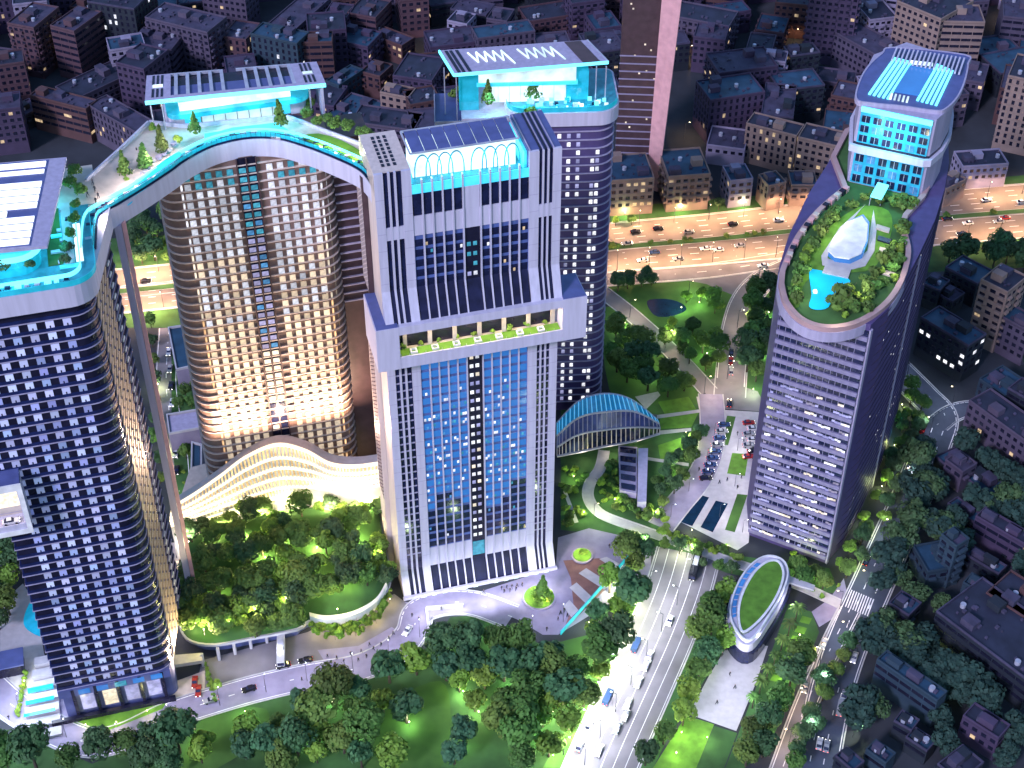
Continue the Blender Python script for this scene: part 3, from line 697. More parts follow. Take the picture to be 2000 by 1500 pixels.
# central glazed strip
MB().box(-31.3, CV-.35, 27, -26.0, CV-.05, 144.8).build('lift_shaft', M['tower_dark'], CTW)
for u in (-31.7, -29.0, -26.3): MB().box(u, CV-.8, 27, u+.35, CV-.3, 144.8).build('shaft_mullion', M['tower_brown'], CTW)
sw = {k: MB().box(0, 0, 0, 1.9, .12, 1.5).mesh('shaft_window', M[k]) for k in ('window_blue', 'window_teal', 'window_cream', 'window_lavender', 'glass_navy')}
for k in range(39):
    z = CZ0+k*CFH+.7
    for u in (-31.1, -28.45):
        mn = 'window_teal' if z > 118 else ('window_lavender' if z > 78 else ('window_cream' if z > 55 else 'glass_navy'))
        if rs.random() < .2: mn = 'window_blue' if z > 78 else 'window_cream'
        if z < 45: mn = 'glass_navy'
        link('shaft_window', sw[mn], CTW, (u, CV-.5, z))
for i in range(5):
    p = tw(-48+i*10, CV-8, 46); light('facade_uplight', 'AREA', p, 10500, (1,.66,.44), rot=aim(p, tw(-48+i*10, CV, 98)), size=1.2)
for i in range(4):
    p = tw(-46+i*11, 14, 24); light('facade_floodlight', 'SPOT', p, 30000, (1,.70,.50), rot=aim(p, tw(-46+i*11, CV, 88)), spot_size=R(60), spot_blend=.9, shadow_soft_size=.5)
for i in range(3):
    p = tw(-66, -14+i*8, 7); light('flank_uplight', 'AREA', p, 9000, (1,.72,.42), rot=aim(p, tw(-72, -12+i*6, 40)), size=3)
# wing behind the flats
MB().box(-5.0, 44, 0, 6, 56, 144).build('rear_wing', M['tower_brown'], CTW)
for k in range(38): MB().box(-4.9, 43.4, CZ0+4+k*CFH, 6.2, 43.95, CZ0+4.4+k*CFH).build('wing_slab', M['tower_lilac'], CTW) if k > 18 else None
# ---------------------------------------------------------------- sky bridge
SB = thing('sky_bridge', 'arching white sky bridge garden deck linking the tower tops with cyan lit glass edge', 'bridge')
fz = lambda px: 155.4 if px < 200 else max(150.2, 155.4-(px-200)*.026)
rimpx = [(190,487),(194,429),(209,414),(230,402),(280,372),(336,335),(362,316),(408,291),(454,277),(500,271),(546,274),(592,287),(638,304),(695,330),(718,352),(731,378)]
rim = smooth_line([at(x, y, fz(x)) for x, y in rimpx], 5)
inn = []
for i, p in enumerate(rim):
    d = rim[min(i+1, len(rim)-1)]-rim[max(i-1, 0)]; n = Vector((-d.y, d.x, 0)).normalized(); inn.append((p, n))
def off(k, dz): return [tuple(p+n*k+Vector((0,0,dz))) for p, n in inn]
MB().loft([off(0,0), off(0,-5.6), off(1.0,-5.6), off(1.0,0)]).build('fascia', M['tower_white'], SB)
MB().loft([off(.1,-5.6), off(9,-5.6)]).build('soffit', M['tower_lilac'], SB)
MB().loft([off(.2,.02), off(.5,.02), off(.5,.3), off(.9,.3)]).build('gutter', M['glass_navy'], SB)
MB().loft([off(.9,.05), off(3.6,.05)]).build('walkway', M['cyan_floor'], SB)
MB().loft([off(.75,0), off(.75,1.3), off(.87,1.3), off(.87,0)]).build('glass_balustrade', M['cyan_glass'], SB)
MB().loft([off(3.6,0), off(3.6,.9), off(4.0,.9), off(4.0,0)]).build('light_strip', M['glow_sky'], SB)
MB().loft([off(1.2,.1), off(1.5,.1)]).build('light_strip', M['glow_cyan'], SB)
backpx = [(170,356),(232,300),(292,243),(360,250),(560,232),(600,246),(640,262),(700,284),(742,296)]
back = [at(x, y, fz(x)) for x, y in backpx]
front = [p+n*4 for p, n in inn]
dk = bmesh.new(); vs_ = [dk.verts.new((p.x, p.y, p.z-.05)) for p in front+[b for b in reversed(back)]]
f_ = dk.faces.new(vs_); bmesh.ops.triangulate(dk, faces=[f_]); bmesh.ops.recalc_face_normals(dk, faces=dk.faces)
me = bpy.data.meshes.new('deck'); dk.to_mesh(me); me.materials.append(M['paving_beige']); link('deck', me, SB)
bw = MB()
for a, b in zip(back[:-1], back[1:]):
    d = (b-a).normalized(); n = Vector((-d.y, d.x, 0))
    for (k0, k1, z0, z1) in ((0, .5, -4, 1.1),): bw.loft([[tuple(a+n*k0+Vector((0,0,z))), tuple(b+n*k0+Vector((0,0,z)))] for z in (z0, z1)]+[[tuple(a+n*k1+Vector((0,0,z))), tuple(b+n*k1+Vector((0,0,z)))] for z in (z1, z0)])
bw.build('back_parapet', M['tower_white'], SB)
def poly_part(name, px, z, m, parent, th=.12, sm=0):
    pts = [at(x, y, z) for x, y in px]
    if sm: pts = smooth_line(pts, sm, True)
    ar = sum(pts[i-1].x*pts[i].y-pts[i].x*pts[i-1].y for i in range(len(pts)))
    if ar < 0: pts.reverse()
    return MB().prism([(p.x, p.y) for p in pts], z, z+th).build(name, M[m], parent)
poly_part('planter_pool', [(240,395),(258,365),(300,330),(345,300),(352,308),(310,345),(268,385),(250,402)], 152.6, 'pool_tiles', SB, .3, 3)
poly_part('terrace_pool', [(400,256),(540,240),(575,262),(540,262),(490,258),(440,266),(398,284)], 150.4, 'glow_cyan', SB, .12)
poly_part('terrace_lawn', [(590,268),(622,262),(668,276),(712,302),(720,322),(690,312),(650,292),(612,283)], 150.3, 'grass_bright', SB, .25, 2)
for (x, y) in ((655,285), (625,276), (690,300)): light('lawn_light', 'POINT', at(x, y, 152.5), 700, (.95,1,.6), shadow_soft_size=.4)
for (x, y) in ((215,380), (260,345), (300,300), (340,270), (200,420)): light('terrace_light', 'POINT', at(x, y, 157), 1500, (1,.84,.78), shadow_soft_size=.8)
for (x, y) in ((440,268), (500,262), (555,264), (610,282), (400,285)): light('walkway_light', 'POINT', at(x, y, 153), 260, (.15,.85,1), shadow_soft_size=.8)
link('structural_arch', MB().loft([off(9,-5.6), off(9,-1)]).mesh('structural_arch', M['tower_lilac']), SB)
rl = MB()
for i in range(0, len(inn), 1):
    p, n = inn[i]; rl.bar(tuple(p+n*.8), tuple(p+n*.8+Vector((0,0,1.6))), .12)
    if i+1 < len(inn): rl.bar(tuple(p+n*.8+Vector((0,0,1.6))), tuple(inn[i+1][0]+inn[i+1][1]*.8+Vector((0,0,1.6))), .12)
rl.build('railing', M['metal_dark'], SB)
for i in range(2, len(inn)-1, 2):
    p, n = inn[i]; q = p+n*(2.4+rs.random()*.8)
    MB().bar(tuple(q+Vector((0,0,.25))), tuple(q+Vector((1.6,.5,.25))), .8, .4).build('bench', M[rs.choice(['tower_white','glass_navy','glow_cyan'])], SB)
for i in range(14):
    x, y = 210+i*9.5+rs.random()*8, 385-i*8.6+rs.random()*14; q = at(x, y, 152.6)
    MB().cyl(q.x, q.y, 152.2, 152.9, .9, .9, 10).build('cafe_table', M[rs.choice(['paving_white','glass_navy','tower_lilac'])], SB)
# pavilion on the bridge
PV = thing('sky_pavilion', 'glowing cyan pavilion with long slatted white roof on the middle of the sky bridge', 'pavilion', TO, TA)
def T(px, py, z): return tpx(px, py, z)
a0, b0 = (-52.6, 46.6), (-4.8, 43.8)
def quad_slab(name, c, z0, z1, m, parent):
    return MB().prism(c, z0, z1).build(name, M[m], parent)
def lerp2(c, s, t):
    A, B, Cc, Dd = c; x = lambda k: (A[k]*(1-s)+B[k]*s)*(1-t)+(Dd[k]*(1-s)+Cc[k]*s)*t
    return (x(0), x(1))
def sub(c, s0, s1, t0, t1): return [lerp2(c, s0, t0), lerp2(c, s1, t0), lerp2(c, s1, t1), lerp2(c, s0, t1)]
RQ = [(-52.6,47.0),(-4.8,43.6),(-5.2,55.6),(-50.9,60.2)]
quad_slab('roof', sub(RQ, 0, .14, 0, 1), 161.2, 162, 'tower_lilac', PV); quad_slab('roof', sub(RQ, .84, 1, 0, 1), 161.2, 162, 'tower_lilac', PV)
quad_slab('roof', sub(RQ, .14, .84, 0, .12), 161.2, 162, 'tower_lilac', PV); quad_slab('roof_deck', sub(RQ, .14, .84, .12, .55), 161.0, 161.4, 'roof_navy', PV); quad_slab('roof_deck', sub(RQ, .14, .84, .55, .97), 160.95, 161.1, 'tower_dark', PV)
for i in range(11):
    if i == 5: continue
    s = .16+i*.066; quad_slab('roof_beam', sub(RQ, s, s+.02, .12, 1), 161.3, 162, 'metal', PV)
for (s0, s1) in ((.14, .43), (.52, .84)): quad_slab('roof_edge', sub(RQ, s0, s1, .97, 1), 161.25, 162.05, 'metal', PV)
for s0 in (.035, .06, .085, .89, .915, .94):
    quad_slab('roof_slot', sub(RQ, s0, s0+.013, .1, .42), 162, 162.12, 'tower_dark', PV); quad_slab('roof_slot', sub(RQ, s0, s0+.013, .6, .95), 162, 162.12, 'tower_dark', PV)
for s0 in (.06, .915): quad_slab('roof_lamp', sub(RQ, s0-.02, s0+.035, .48, .56), 162.05, 162.3, 'glow_white', PV)
MB().bar((*RQ[0], 161.4), (*RQ[1], 161.4), .5, 1.1).build('glowing_edge', M['glow_sky'], PV)
MB().box(-44, 48.4, 156.6, -14, 56, 160.9).build('upper_glass', M['glow_white'], PV); MB().box(-44, 47.9, 159.6, -14, 48.3, 160.9).build('glow_band', M['glow_cyan'], PV)
MB().prism(rrect(-47.5, 46.6, -8.8, 57, (3, 4, 3, 3)), 155.2, 156.6).build('mid_canopy', M['cyan_glass'], PV)
MB().prism(rrect(-48, 50, -43, 57, (2,0,0,2)), 150.4, 155.2).build('end_wall', M['tower_white'], PV); MB().prism(rrect(-14.2, 49.4, -8.5, 57, (0,3,0,0)), 150.4, 155.2).build('end_wall', M['tower_white'], PV)
hall_p = MB().box(-38.6, 48.8, 150.4, -18.5, 49.2, 155.2).build('glass_wall', M['glow_white'], PV)
for i in range(7): MB().box(-38.6+i*3.2, 48.5, 150.4, -38.45+i*3.2, 48.8, 155.2).build('mullion', M['metal_dark'], PV)
for (x0, x1) in ((-43, -38.7), (-18.4, -14.3)): MB().box(x0, 50, 150.4, x1, 50.5, 155.2).build('side_glass', M['glow_cyan'], PV)
for u in (-51.5, -48.6, -9, -6): MB().box(u, 47.5, 150.4, u+.35, 47.9, 161.2).build('column', M['metal'], PV)
for i in range(4): p = tw(-42+i*9, 45.5, 158); light('pavilion_light', 'AREA', p, 550, (.2,.88,1), rot=aim(p, tw(-42+i*9, 43, 150)), size=3)
MB().box(-6.2, 44.2, 150.4, -5.5, 55, 161.2).build('end_screen', M['tower_lilac'], PV)
# ---------------------------------------------------------------- roof of the bay tower
RG = thing('roof_terrace', 'cyan lit roof terrace edge with pool walkway on top of the dark bay tower', 'terrace', TO, TA)
RU = LU1+2.2
MB().prism(rrect(-133, LV-1.4, RU-.4, 12, (0,6,0,0)), 155.35, 155.6).build('deck', M['cyan_floor'], RG)
rr = rrect(-133, LV-1.7, RU-.2, 30, (0,6.5,0,0), 8)
def path_wall(name, path, z0, z1, th, m, parent):
    b = MB(); P = [Vector((p[0], p[1], 0)) for p in path]; I = []
    for i, p in enumerate(P):
        d = P[min(i+1, len(P)-1)]-P[max(i-1, 0)]; n = Vector((-d.y, d.x, 0)).normalized(); I.append(p+n*th)
    b.loft([[(p.x,p.y,z0) for p in P], [(p.x,p.y,z1) for p in P], [(p.x,p.y,z1) for p in I], [(p.x,p.y,z0) for p in I]])
    return b.build(name, M[m], parent)
edge = [(-133, LV-1.7)]+[q for q in rrect(-140, LV-1.7, RU-.2, 40, (0,6.5,0,0), 8) if q[1] < 5 and q[0] > -100]+[(RU-.2, 7)]
path_wall('glass_balustrade', edge, 155.4, 156.9, .15, 'cyan_glass', RG)
edge2 = [(-133, LV+1.6)]+[q for q in rrect(-140, LV+1.6, RU-3.6, 40, (0,4,0,0), 8) if q[1] < 5 and q[0] > -100]+[(RU-3.6, 6)]
path_wall('light_strip', edge2, 155.6, 156.7, .3, 'glow_sky', RG)
edge3 = [(RU-2.9, -12), (RU-2.9, 4)]; path_wall('light_channel', edge3, 155.6, 155.75, 1.7, 'glow_white', RG)
MB().box(-81.5, -12, 155.6, -78, 12, 155.7).build('planting_bed', M['grass_dark'], RG); MB().box(-77.6, -12, 155.6, -75.3, 14, 155.66).build('path', M['paving_white'], RG)
MB().box(-133, 12, 155.3, -68.6, 30, 155.5).build('deck_extension', M['paving_beige'], RG)
for k in range(24):
    u = -108+k*1.35; MB().box(u, LV-1.45, 155.4, u+.1, LV-1.3, 157.1).build('railing_post', M['metal_dark'], RG)
for k in range(12): MB().box(-80.8+rs.random()*5.5, -14+k*2.2, 155.72, -79.9+rs.random()*5.5+.6, -13+k*2.2, 156.2).build('lounge_seat', M[rs.choice(['glow_cyan', 'tower_white', 'glass_navy', 'tower_lilac'])], RG)
for k in range(26):
    u = -130+k*2.25; MB().box(u, LV-.4+rs.random()*1.2, 155.6, u+.7+rs.random(), LV+.4+rs.random(), 155.9+rs.random()*.5).build('lounge_seat', M[rs.choice(['glow_sky', 'tower_white', 'glass_navy'])], RG) if -108 < u < -76 else None
LP = thing('striped_roof_pavilion', 'large pavilion with striped white panel roof on the front left tower', 'pavilion', TO, TA)
LQ = [(-133,-11.0),(-80.4,-16.2),(-73.9,20.8),(-133,27)]
quad_slab('roof', LQ, 163.6, 164.4, 'tower_lilac', LP); quad_slab('roof_bed', sub(LQ, 0, .93, .02, .99), 164.4, 164.43, 'roof_navy', LP)
for i in range(12):
    t = .035+i*.079
    if i == 9: continue
    quad_slab('roof_panel', sub(LQ, 0, .92 if i != 4 else .8, t, t+(.056 if i != 10 else .04)), 164.45, 164.8, 'panel_white' if 'panel_white' in M else 'paving_white', LP)
MB().prism(rrect(-133, -14, -83, 20, (0,5,3,0)), 155.6, 160).build('glass_wall', M['cyan_glass'], LP)
MB().prism(rrect(-133, -14.8, -82, 20.5, (0,6,3,0)), 160, 161).build('light_band', M['glow_sky'], LP)
MB().prism(rrect(-133, -13.8, -83, 20, (0,5,3,0)), 161, 163.6).build('upper_glass', M['glow_cyan'], LP)
for i in range(4): p = tw(-125+i*12, LV+1, 160.5); light('terrace_light', 'AREA', p, 380, (.1,.8,1), rot=aim(p, tw(-125+i*12, LV, 155)), size=3)
for i in range(4): p = tw(-78.5, -10+i*8, 160.5); light('terrace_light', 'AREA', p, 300, (.1,.8,1), rot=aim(p, tw(-77, -10+i*8, 155)), size=3)
# ---------------------------------------------------------------- rear tower with the zigzag lights
RO = Vector((-16.0, 421.2, 0)); RA = R(3)
RB = thing('rear_tower', 'purple residential tower behind the slab tower with white windows and thin balcony ledges', 'tower', RO, RA)
rpl = rrect(0, 0, 48.2, 24, (0, 6, 2, 0), 7)
MB().prism([(p[0], p[1]) for p in rpl], 0, 119).build('wall', M['purple_wall'], RB)
rsl = MB().prism(offset(rpl, .5), 0, .28).mesh('floor_slab', M['tower_lilac'])
RFH = 3.12
for k in range(37): link('floor_slab', rsl, RB, (0, 0, 4+k*RFH))
rw = {k: MB().box(0, 0, 0, 1.15, .15, 1.5).mesh('window', M[k]) for k in ('window_white', 'window_lavender', 'window_blue')}
for k in range(36):
    for j, u in enumerate((24.5, 27.5, 30.2, 33.2, 36.2, 40.8, 42.4)):
        if rs.random() < (.92 if j < 5 else .7): link('window', rw['window_white' if rs.random() < .8 else 'window_lavender'], RB, (u, -.22+(.0 if u < 42 else .12), 4.9+k*RFH))
# stepped west end
MB().box(-7.5, .6, 0, .1, 24, 114).build('west_wing', M['tower_brown'], RB)
for k in range(28): MB().box(-7.9, .2, 30+k*RFH, .1, 24.4, 30.35+k*RFH).build('wing_slab', M['pink_wall'], RB)
MB().box(-7.9, -.3, 114, 12, 20, 119.2).build('west_parapet', M['tower_white'], RB); MB().box(-7.6, .1, 119.2, 11.6, 19.6, 119.6).build('west_deck', M['roof_navy'], RB)
path_wall('west_balustrade', [(-7.8, 19), (-7.8, -.2), (11.5, -.2)], 119.4, 121.4, .12, 'metal', RB)
# rim fascia curving down on the left
MB().prism(rrect(14, -1.6, 49.6, 25, (6, 7, 3, 0), 8), 119.2, 124).build('fascia', M['tower_white'], RB)
MB().prism(rrect(14.6, -1.0, 49, 24.5, (5.5, 6.5, 3, 0), 8), 124, 124.2).build('roof_deck', M['cyan_floor'], RB)
path_wall('glass_balustrade', [q for q in rrect(14.4, -1.2, 49.2, 40, (6, 7, 0, 0), 8) if q[1] < 20], 124.1, 125.8, .12, 'cyan_glass', RB)
MB().box(.5, 0, 119.2, 15, 24, 122).build('west_terrace', M['tower_white'], RB)
for i in range(34):
    x, y = 17+rs.random()*29, .5+rs.random()*6.5; s = .3+rs.random()*.7
    MB().box(x, y, 124.2, x+s*1.6, y+s, 124.5+s).build('lounge_seat', M[rs.choice(['glow_sky', 'glow_white', 'cyan_glass', 'tower_white', 'glass_navy'])], RB)
ZP = thing('zigzag_pavilion', 'roof pavilion with two zigzag light lines and glowing hall above the rear tower', 'pavilion', RO, RA)
ZQ = [(-1.5,1.4),(45.9,6.6),(40.6,20.4),(-5.7,16.2)]
quad_slab('roof', ZQ, 136.0, 136.8, 'tower_lilac', ZP); quad_slab('roof_panel', sub(ZQ, .84, .95, .03, .97), 136.8, 136.95, 'tower_brown', ZP)
for s0 in (.03, .06, .10): quad_slab('roof_slot', sub(ZQ, s0, s0+.02, .05, .95), 136.8, 136.95, 'tower_dark', ZP)
for (A_, B_) in ((0, 1), (3, 0), (1, 2)): MB().bar((*ZQ[A_], 136.5), (*ZQ[B_], 136.5), .5, .9).build('glowing_edge', M['glow_sky'] if B_ != 2 else M['metal'], ZP)
for (s0, s1, n) in ((.17, .42, 9), (.50, .75, 9)):
    zz = MB(); pp = []
    for i in range(n+1):
        t = .80 if i % 2 == 0 else .38
        if i == n: t = .22
        pp.append((*lerp2(ZQ, s0+(s1-s0)*i/n, t), 137.0))
    for p_, q_ in zip(pp[:-1], pp[1:]): zz.bar(p_, q_, .45, .3)
    zz.build('zigzag_light', M['glow_white'], ZP)
MB().box(6, 5, 131.5, 36, 13, 136).build('upper_glass', M['glow_white'], ZP); MB().box(5.4, 4.4, 130.4, 36.5, 13, 131.5).build('canopy', M['glow_cyan'], ZP)
MB().box(8.5, 5.6, 124.2, 33, 13, 130.4).build('glass_wall', M['glow_white'], ZP)
for i in range(8): MB().box(8.5+i*3.45, 5.45, 124.2, 8.62+i*3.45, 5.6, 130.4).build('mullion', M['metal'], ZP)
MB().box(33, 6, 124.2, 40, 13, 134).build('side_glass', M['cyan_glass'], ZP); MB().box(0, 5, 122, 6, 14, 135.9).build('side_glass', M['cyan_glass'], ZP)
for u in (-4.6, -1.0, 42, 45): MB().box(u, 5 if u > 0 else 2+abs(u), 119.6, u+.35, 5.4 if u > 0 else 2.4+abs(u), 136).build('column', M['metal'], ZP)
for i in range(4): p = Vector((RO.x+10+i*9, RO.y+1.5, 130)); light('pavilion_light', 'AREA', p, 700, (.25,.9,1), rot=aim(p, p-Vector((0,2,6))), size=3)
# curved link from the rear tower to the slab tower's roof
lk = [at(x, y, z) for x, y, z in ((1195,208,124),(1150,208,124),(1110,216,125),(1085,232,128),(1070,258,133))]; lk = smooth_line(lk, 4)
# ---------------------------------------------------------------- glowing wave-shaped stand between the towers
WV = thing('wave_hall', 'glowing white wave shaped hall with stacked curving ribs below the residential tower', 'hall')
tp = [(335,992,29),(380,965,33),(430,930,37),(480,893,41),(540,869,45),(595,880,43),(645,906,38),(695,911,36),(748,904,35)]
bt = [(335,1022,16),(390,1010,17),(450,992,17),(510,975,17),(560,965,17),(620,962,17),(660,958,17),(700,955,17),(752,950,17)]
TPp = smooth_line([at(*p) for p in tp], 8); BTp = smooth_line([at(*p) for p in bt], 8)
def wrow(t, out=0, dz=0):
    r = []
    for a, b in zip(TPp, BTp):
        p = a.lerp(b, t); bul = math.sin(math.pi*t)*1.5
        r.append(Vector((p.x, p.y-bul-out, p.z+dz+math.sin(math.pi*t)*1.0)))
    return r
NB = 5
for k in range(NB+1):
    t = k/NB; r0 = wrow(t, 1.3 if k else .4); r1 = wrow(t, -.6)
    MB().loft([[tuple(p+Vector((0,0,.3))) for p in r1], [tuple(p+Vector((0,0,.3))) for p in r0], [tuple(p-Vector((0,0,.45))) for p in r0], [tuple(p-Vector((0,0,.45))) for p in r1]]).build('curved_rib', M['rib_white'] if 'rib_white' in M else M['paint_white'], WV)
for k in range(NB):
    A_, B_ = wrow(k/NB, 0, -.4), wrow((k+1)/NB, .4, .3)
    MB().loft([[tuple(p) for p in A_], [tuple(p) for p in B_]]).build('glazed_gallery', M['window_gallery'] if 'window_gallery' in M else M['window_amber'], WV)
    for i in range(1, len(A_)-1, 1):
        MB().bar(tuple(A_[i]-Vector((0,.25,0))), tuple(B_[i]-Vector((0,.25,0))), .5, .4, (0,1,0)).build('fin', M['paint_white'], WV)
bk = [(p.x, p.y+5, p.z-.5) for p in TPp]; MB().loft([[tuple(p) for p in TPp], bk, [(p[0], p[1], 14) for p in bk]]).build('rear_roof', M['paving_white'], WV)
for i in range(6):
    p = BTp[6+i*10]+Vector((0,-10,3)); q = BTp[6+i*10]+Vector((0,0,6)); light('facade_wash', 'AREA', p, 2400, (1,.84,.60), rot=aim(p, q), size=4)
# podium below it
PD = thing('court_podium', 'beige podium building with colonnade below the glowing wave hall', 'podium')
pf = [at(335,1024,16), at(450,994,16), at(560,968,16), at(752,953,16)]
MB().prism([(p.x, p.y) for p in pf]+[(p.x+2, p.y+26) for p in reversed(pf)], 0, 16).build('podium_block', M['paving_beige'], PD)
for a, b in zip(pf[:-1], pf[1:]):
    n = int((b-a).length/4.2)
    for i in range(n):
        p = a.lerp(b, (i+.2)/n); q = a.lerp(b, (i+.8)/n)
        MB().bar((p.x, p.y-.1, 9.5), (q.x, q.y-.1, 9.5), .4, 7).build('podium_window', M['window_cream'], PD)
        MB().box(p.x-.9, p.y-1.3, 0, p.x-.2, p.y-.3, 15.5).build('podium_column', M['paving_white'], PD)
for i in range(4): light('court_light', 'POINT', at(345+i*15, 1060+i*4 if i else 1120, 7), 2200, (1,.85,.62), shadow_soft_size=1)
for (x, y) in ((345,1150), (342,1210), (342,1100)): light('court_light', 'POINT', at(x, y, 7), 1500, (1,.86,.8), shadow_soft_size=1)
# low blocks behind
for (nm, lab, px, z, m) in (('annex', 'low annex with pale curb roof left of the lit residential tower', [(330,850),(395,838),(395,800),(325,812)], 9, 'tower_lilac'),
    ('annex', 'small blue glass roofed annex by the wave hall left end', [(372,950),(395,950),(395,870),(374,865)], 11, 'roof_teal'),
    ('annex', 'white low link block between residential tower and slab tower', [(690,785),(748,775),(748,750),(690,758)], 10, 'tower_white'),
    ('annex', 'annex with bright blue roof beside the residential tower', [(344,725),(375,718),(372,635),(328,642)], 9, 'roof_teal')):
    t = thing(nm, lab, 'building'); P = [at(x, y, z) for x, y in px]
    MB().prism([(p.x, p.y) for p in P], 0, z).build('wall', M['wall_white'], t); c_ = offset([(p.x, p.y) for p in P], -.8); MB().prism(c_, z, z+.3).build('roof', M[m], t); ring(MB(), [(p.x, p.y) for p in P], z, z+.9, .5).build('parapet', M['paving_white'], t)
# ---------------------------------------------------------------- leaning oval tower on the right
OT = thing('oval_tower', 'tall curved office tower on the right with banded lit front and sunken roof garden', 'tower')
front_face = [(78.2,361.2),(101.5,348.7)]
plan = [(78.2,361.2),(101.5,348.7),(108,356.5),(115,369),(122,383),(130,400),(136.5,417),(141,432),(144,448),(140,458),(126,462),(113,452),(103,434),(93,414),(84,392),(79,376)]
ZG = 99.0
MB().prism(plan, 0, ZG).build('wall', M['purple_wall'], OT)
MB().prism([(101.2,349.0),(101.8,348.2),(102.6,349.2),(102.0,350.0)], 0, ZG-2).build('corner_fin', M['tower_lilac'], OT)
MB().prism([(121.6,383.6),(122.4,382.9),(123.1,384.1),(122.3,384.8)], 0, ZG-2).build('side_fin', M['tower_lilac'], OT)
fd = Vector((23.3,-12.5,0)).normalized(); fn = Vector((fd.y,-fd.x,0)); fn = fn if fn.y < 0 else -fn
FW = 26.4; FA = math.atan2(fd.y, fd.x)
face = thing('x', None, 'x'); face.name = 'front_bands'; del face['category']; face.parent = OT; face.location = (78.2,361.2,0); face.rotation_euler = (0,0,FA)
litmat('window_dim', (.5,.45,.6), .35, .3)
NFL = 27; OFH = 3.5
bandm = MB().box(-.3, -.9, 0, FW, -.02, 1.45).mesh('spandrel_band', M['band_lilac']); glm = MB().box(0, -.35, 0, FW, -.01, 2.3).mesh('window_band', M['glass_navy'])
pn = {k: MB().box(0, -.45, 0, .9, -.3, .75).mesh('lit_pane', M[k]) for k in ('window_white', 'window_lavender', 'window_blue', 'window_cream', 'window_dim')}
cnt = 0
for k in range(NFL):
    z = 2.2+k*OFH; link('spandrel_band', bandm, face, (0,0,z)); link('window_band', glm, face, (0,0,z+1.2))
    u = .4
    while u < FW-1.2 and cnt < 300:
        on = rs.random() < (.55 if k < 24 else .35); n_ = rs.choice((1, 1, 2, 3, 4)) if on else rs.choice((1, 2, 3)); 
        if on:
            tone = rs.choice(['window_white', 'window_lavender', 'window_lavender', 'window_dim', 'window_cream'] if k < 23 else ['window_blue', 'window_blue', 'window_white'])
            for q in range(n_):
                if u < FW-1.1 and cnt < 300: link('lit_pane', pn[tone], face, (u, 0, z+1.45+rs.choice((0, .25)))); cnt += 1
                u += .95
        else: u += .95*n_
mul = MB().box(0, -.5, 1.45, .1, -.34, 3.5).mesh('mullion', M['tower_lilac'])
many('mullion', mul, [(.35+q*.95*2, 0, 2.2+k*OFH) for k in range(NFL) for q in range(13)], face, 0)
# lavender thin lines and sparks on the dark flank
fs = MB()
side = [(102,350),(108,356.5),(115,369),(122,383),(130,400),(136.5,417),(141,432),(144,448)]
dots = MB()
for i in range(len(side)-1):
    a, b = Vector((*side[i],0)), Vector((*side[i+1],0)); d = (b-a); n = Vector((d.y,-d.x,0)).normalized()
    for k in range(30):
        for q in range(int(d.length/2.2)):
            if rs.random() < .05+(.12 if (q == 0 and i in (0,3)) else 0):
                p = a+d*((q+.5)/(d.length/2.2)); dn = d.normalized()*.25; z = 3+k*3.2
                dots.face([tuple(p+n*.08-dn+Vector((0,0,z))), tuple(p+n*.08+dn+Vector((0,0,z))), tuple(p+n*.08+dn+Vector((0,0,z+.45))), tuple(p+n*.08-dn+Vector((0,0,z+.45)))])
dots.build('lit_windows', M['window_white'], OT, kind='stuff')
ln = MB()
for k in range(28):
    z = 3.2+k*3.5
    for i in range(len(side)-1):
        a, b = Vector((*side[i],z)), Vector((*side[i+1],z)); d = b-a; n = Vector((d.y,-d.x,0)).normalized()*.12
        ln.bar(tuple(a+n), tuple(b+n), .2, .3)
ln.build('floor_lines', M['wall_purple'], OT, kind='stuff')
# rim of the roof garden
gp = smooth_line([at(x, y, ZG) for x, y in ((1520,560),(1530,597),(1562,632),(1612,648),(1672,640),(1728,606),(1762,560),(1778,500),(1768,450),(1772,428))], 5)
gp2 = [Vector((x, y, ZG)) for x, y in ((129,411),(135,424),(139.5,436),(142,450),(136,459),(124,461),(110,450),(103,434))]
gp3 = smooth_line([at(x, y, ZG) for x, y in ((1645,372),(1605,405),(1568,445),(1540,490),(1522,535))], 4)
rimp = [(p.x, p.y) for p in gp+gp2+gp3]
ring(MB(), rimp, ZG-3.4, ZG+1.5, 1.6).build('garden_rim', M['rim_bronze'] if 'rim_bronze' in M else M['pink_wall'], OT)
ring(MB(), offset(rimp, .25), ZG-3.6, ZG-.2, 1.2).build('rim_soffit', M['tower_lilac'], OT)
gd = MB().prism(offset(rimp, -1.4), ZG-2.5, ZG+.1); gd.build('garden_bed', M['grass_dark'], OT)
# garden terrace on the left edge
for i in range(13):
    t = i/13; p = gp3[int((len(gp3)-1)*t)]; q = gp3[min(len(gp3)-1, int((len(gp3)-1)*t)+1)]
    d = (q-p).normalized(); n = Vector((d.y, -d.x, 0)); n = -n if n.x > 0 else n
    c_ = p - n*1.2
    MB().bar(tuple(c_-d*.8+Vector((0,0,1))), tuple(c_+d*.8+Vector((0,0,1))), 1.6, 1.8).build('terrace_bay', M[('pink_wall', 'tower_dark', 'paving_beige')[i % 3]], OT)
poly_part('garden_lawn', [(1585,490),(1612,452),(1650,420),(1690,402),(1735,412),(1742,450),(1720,505),(1690,530),(1600,535),(1568,560),(1560,600),(1540,590),(1552,530)], ZG+.12, 'grass_bright', OT, .1, 3)
poly_part('garden_path', [(1682,408),(1690,400),(1640,445),(1604,500),(1606,518),(1650,530),(1690,520),(1708,490),(1712,450),(1706,410),(1700,445),(1694,490),(1672,510),(1640,514),(1616,505),(1618,495),(1650,450)], ZG+.3, 'paving_white', OT, .15)
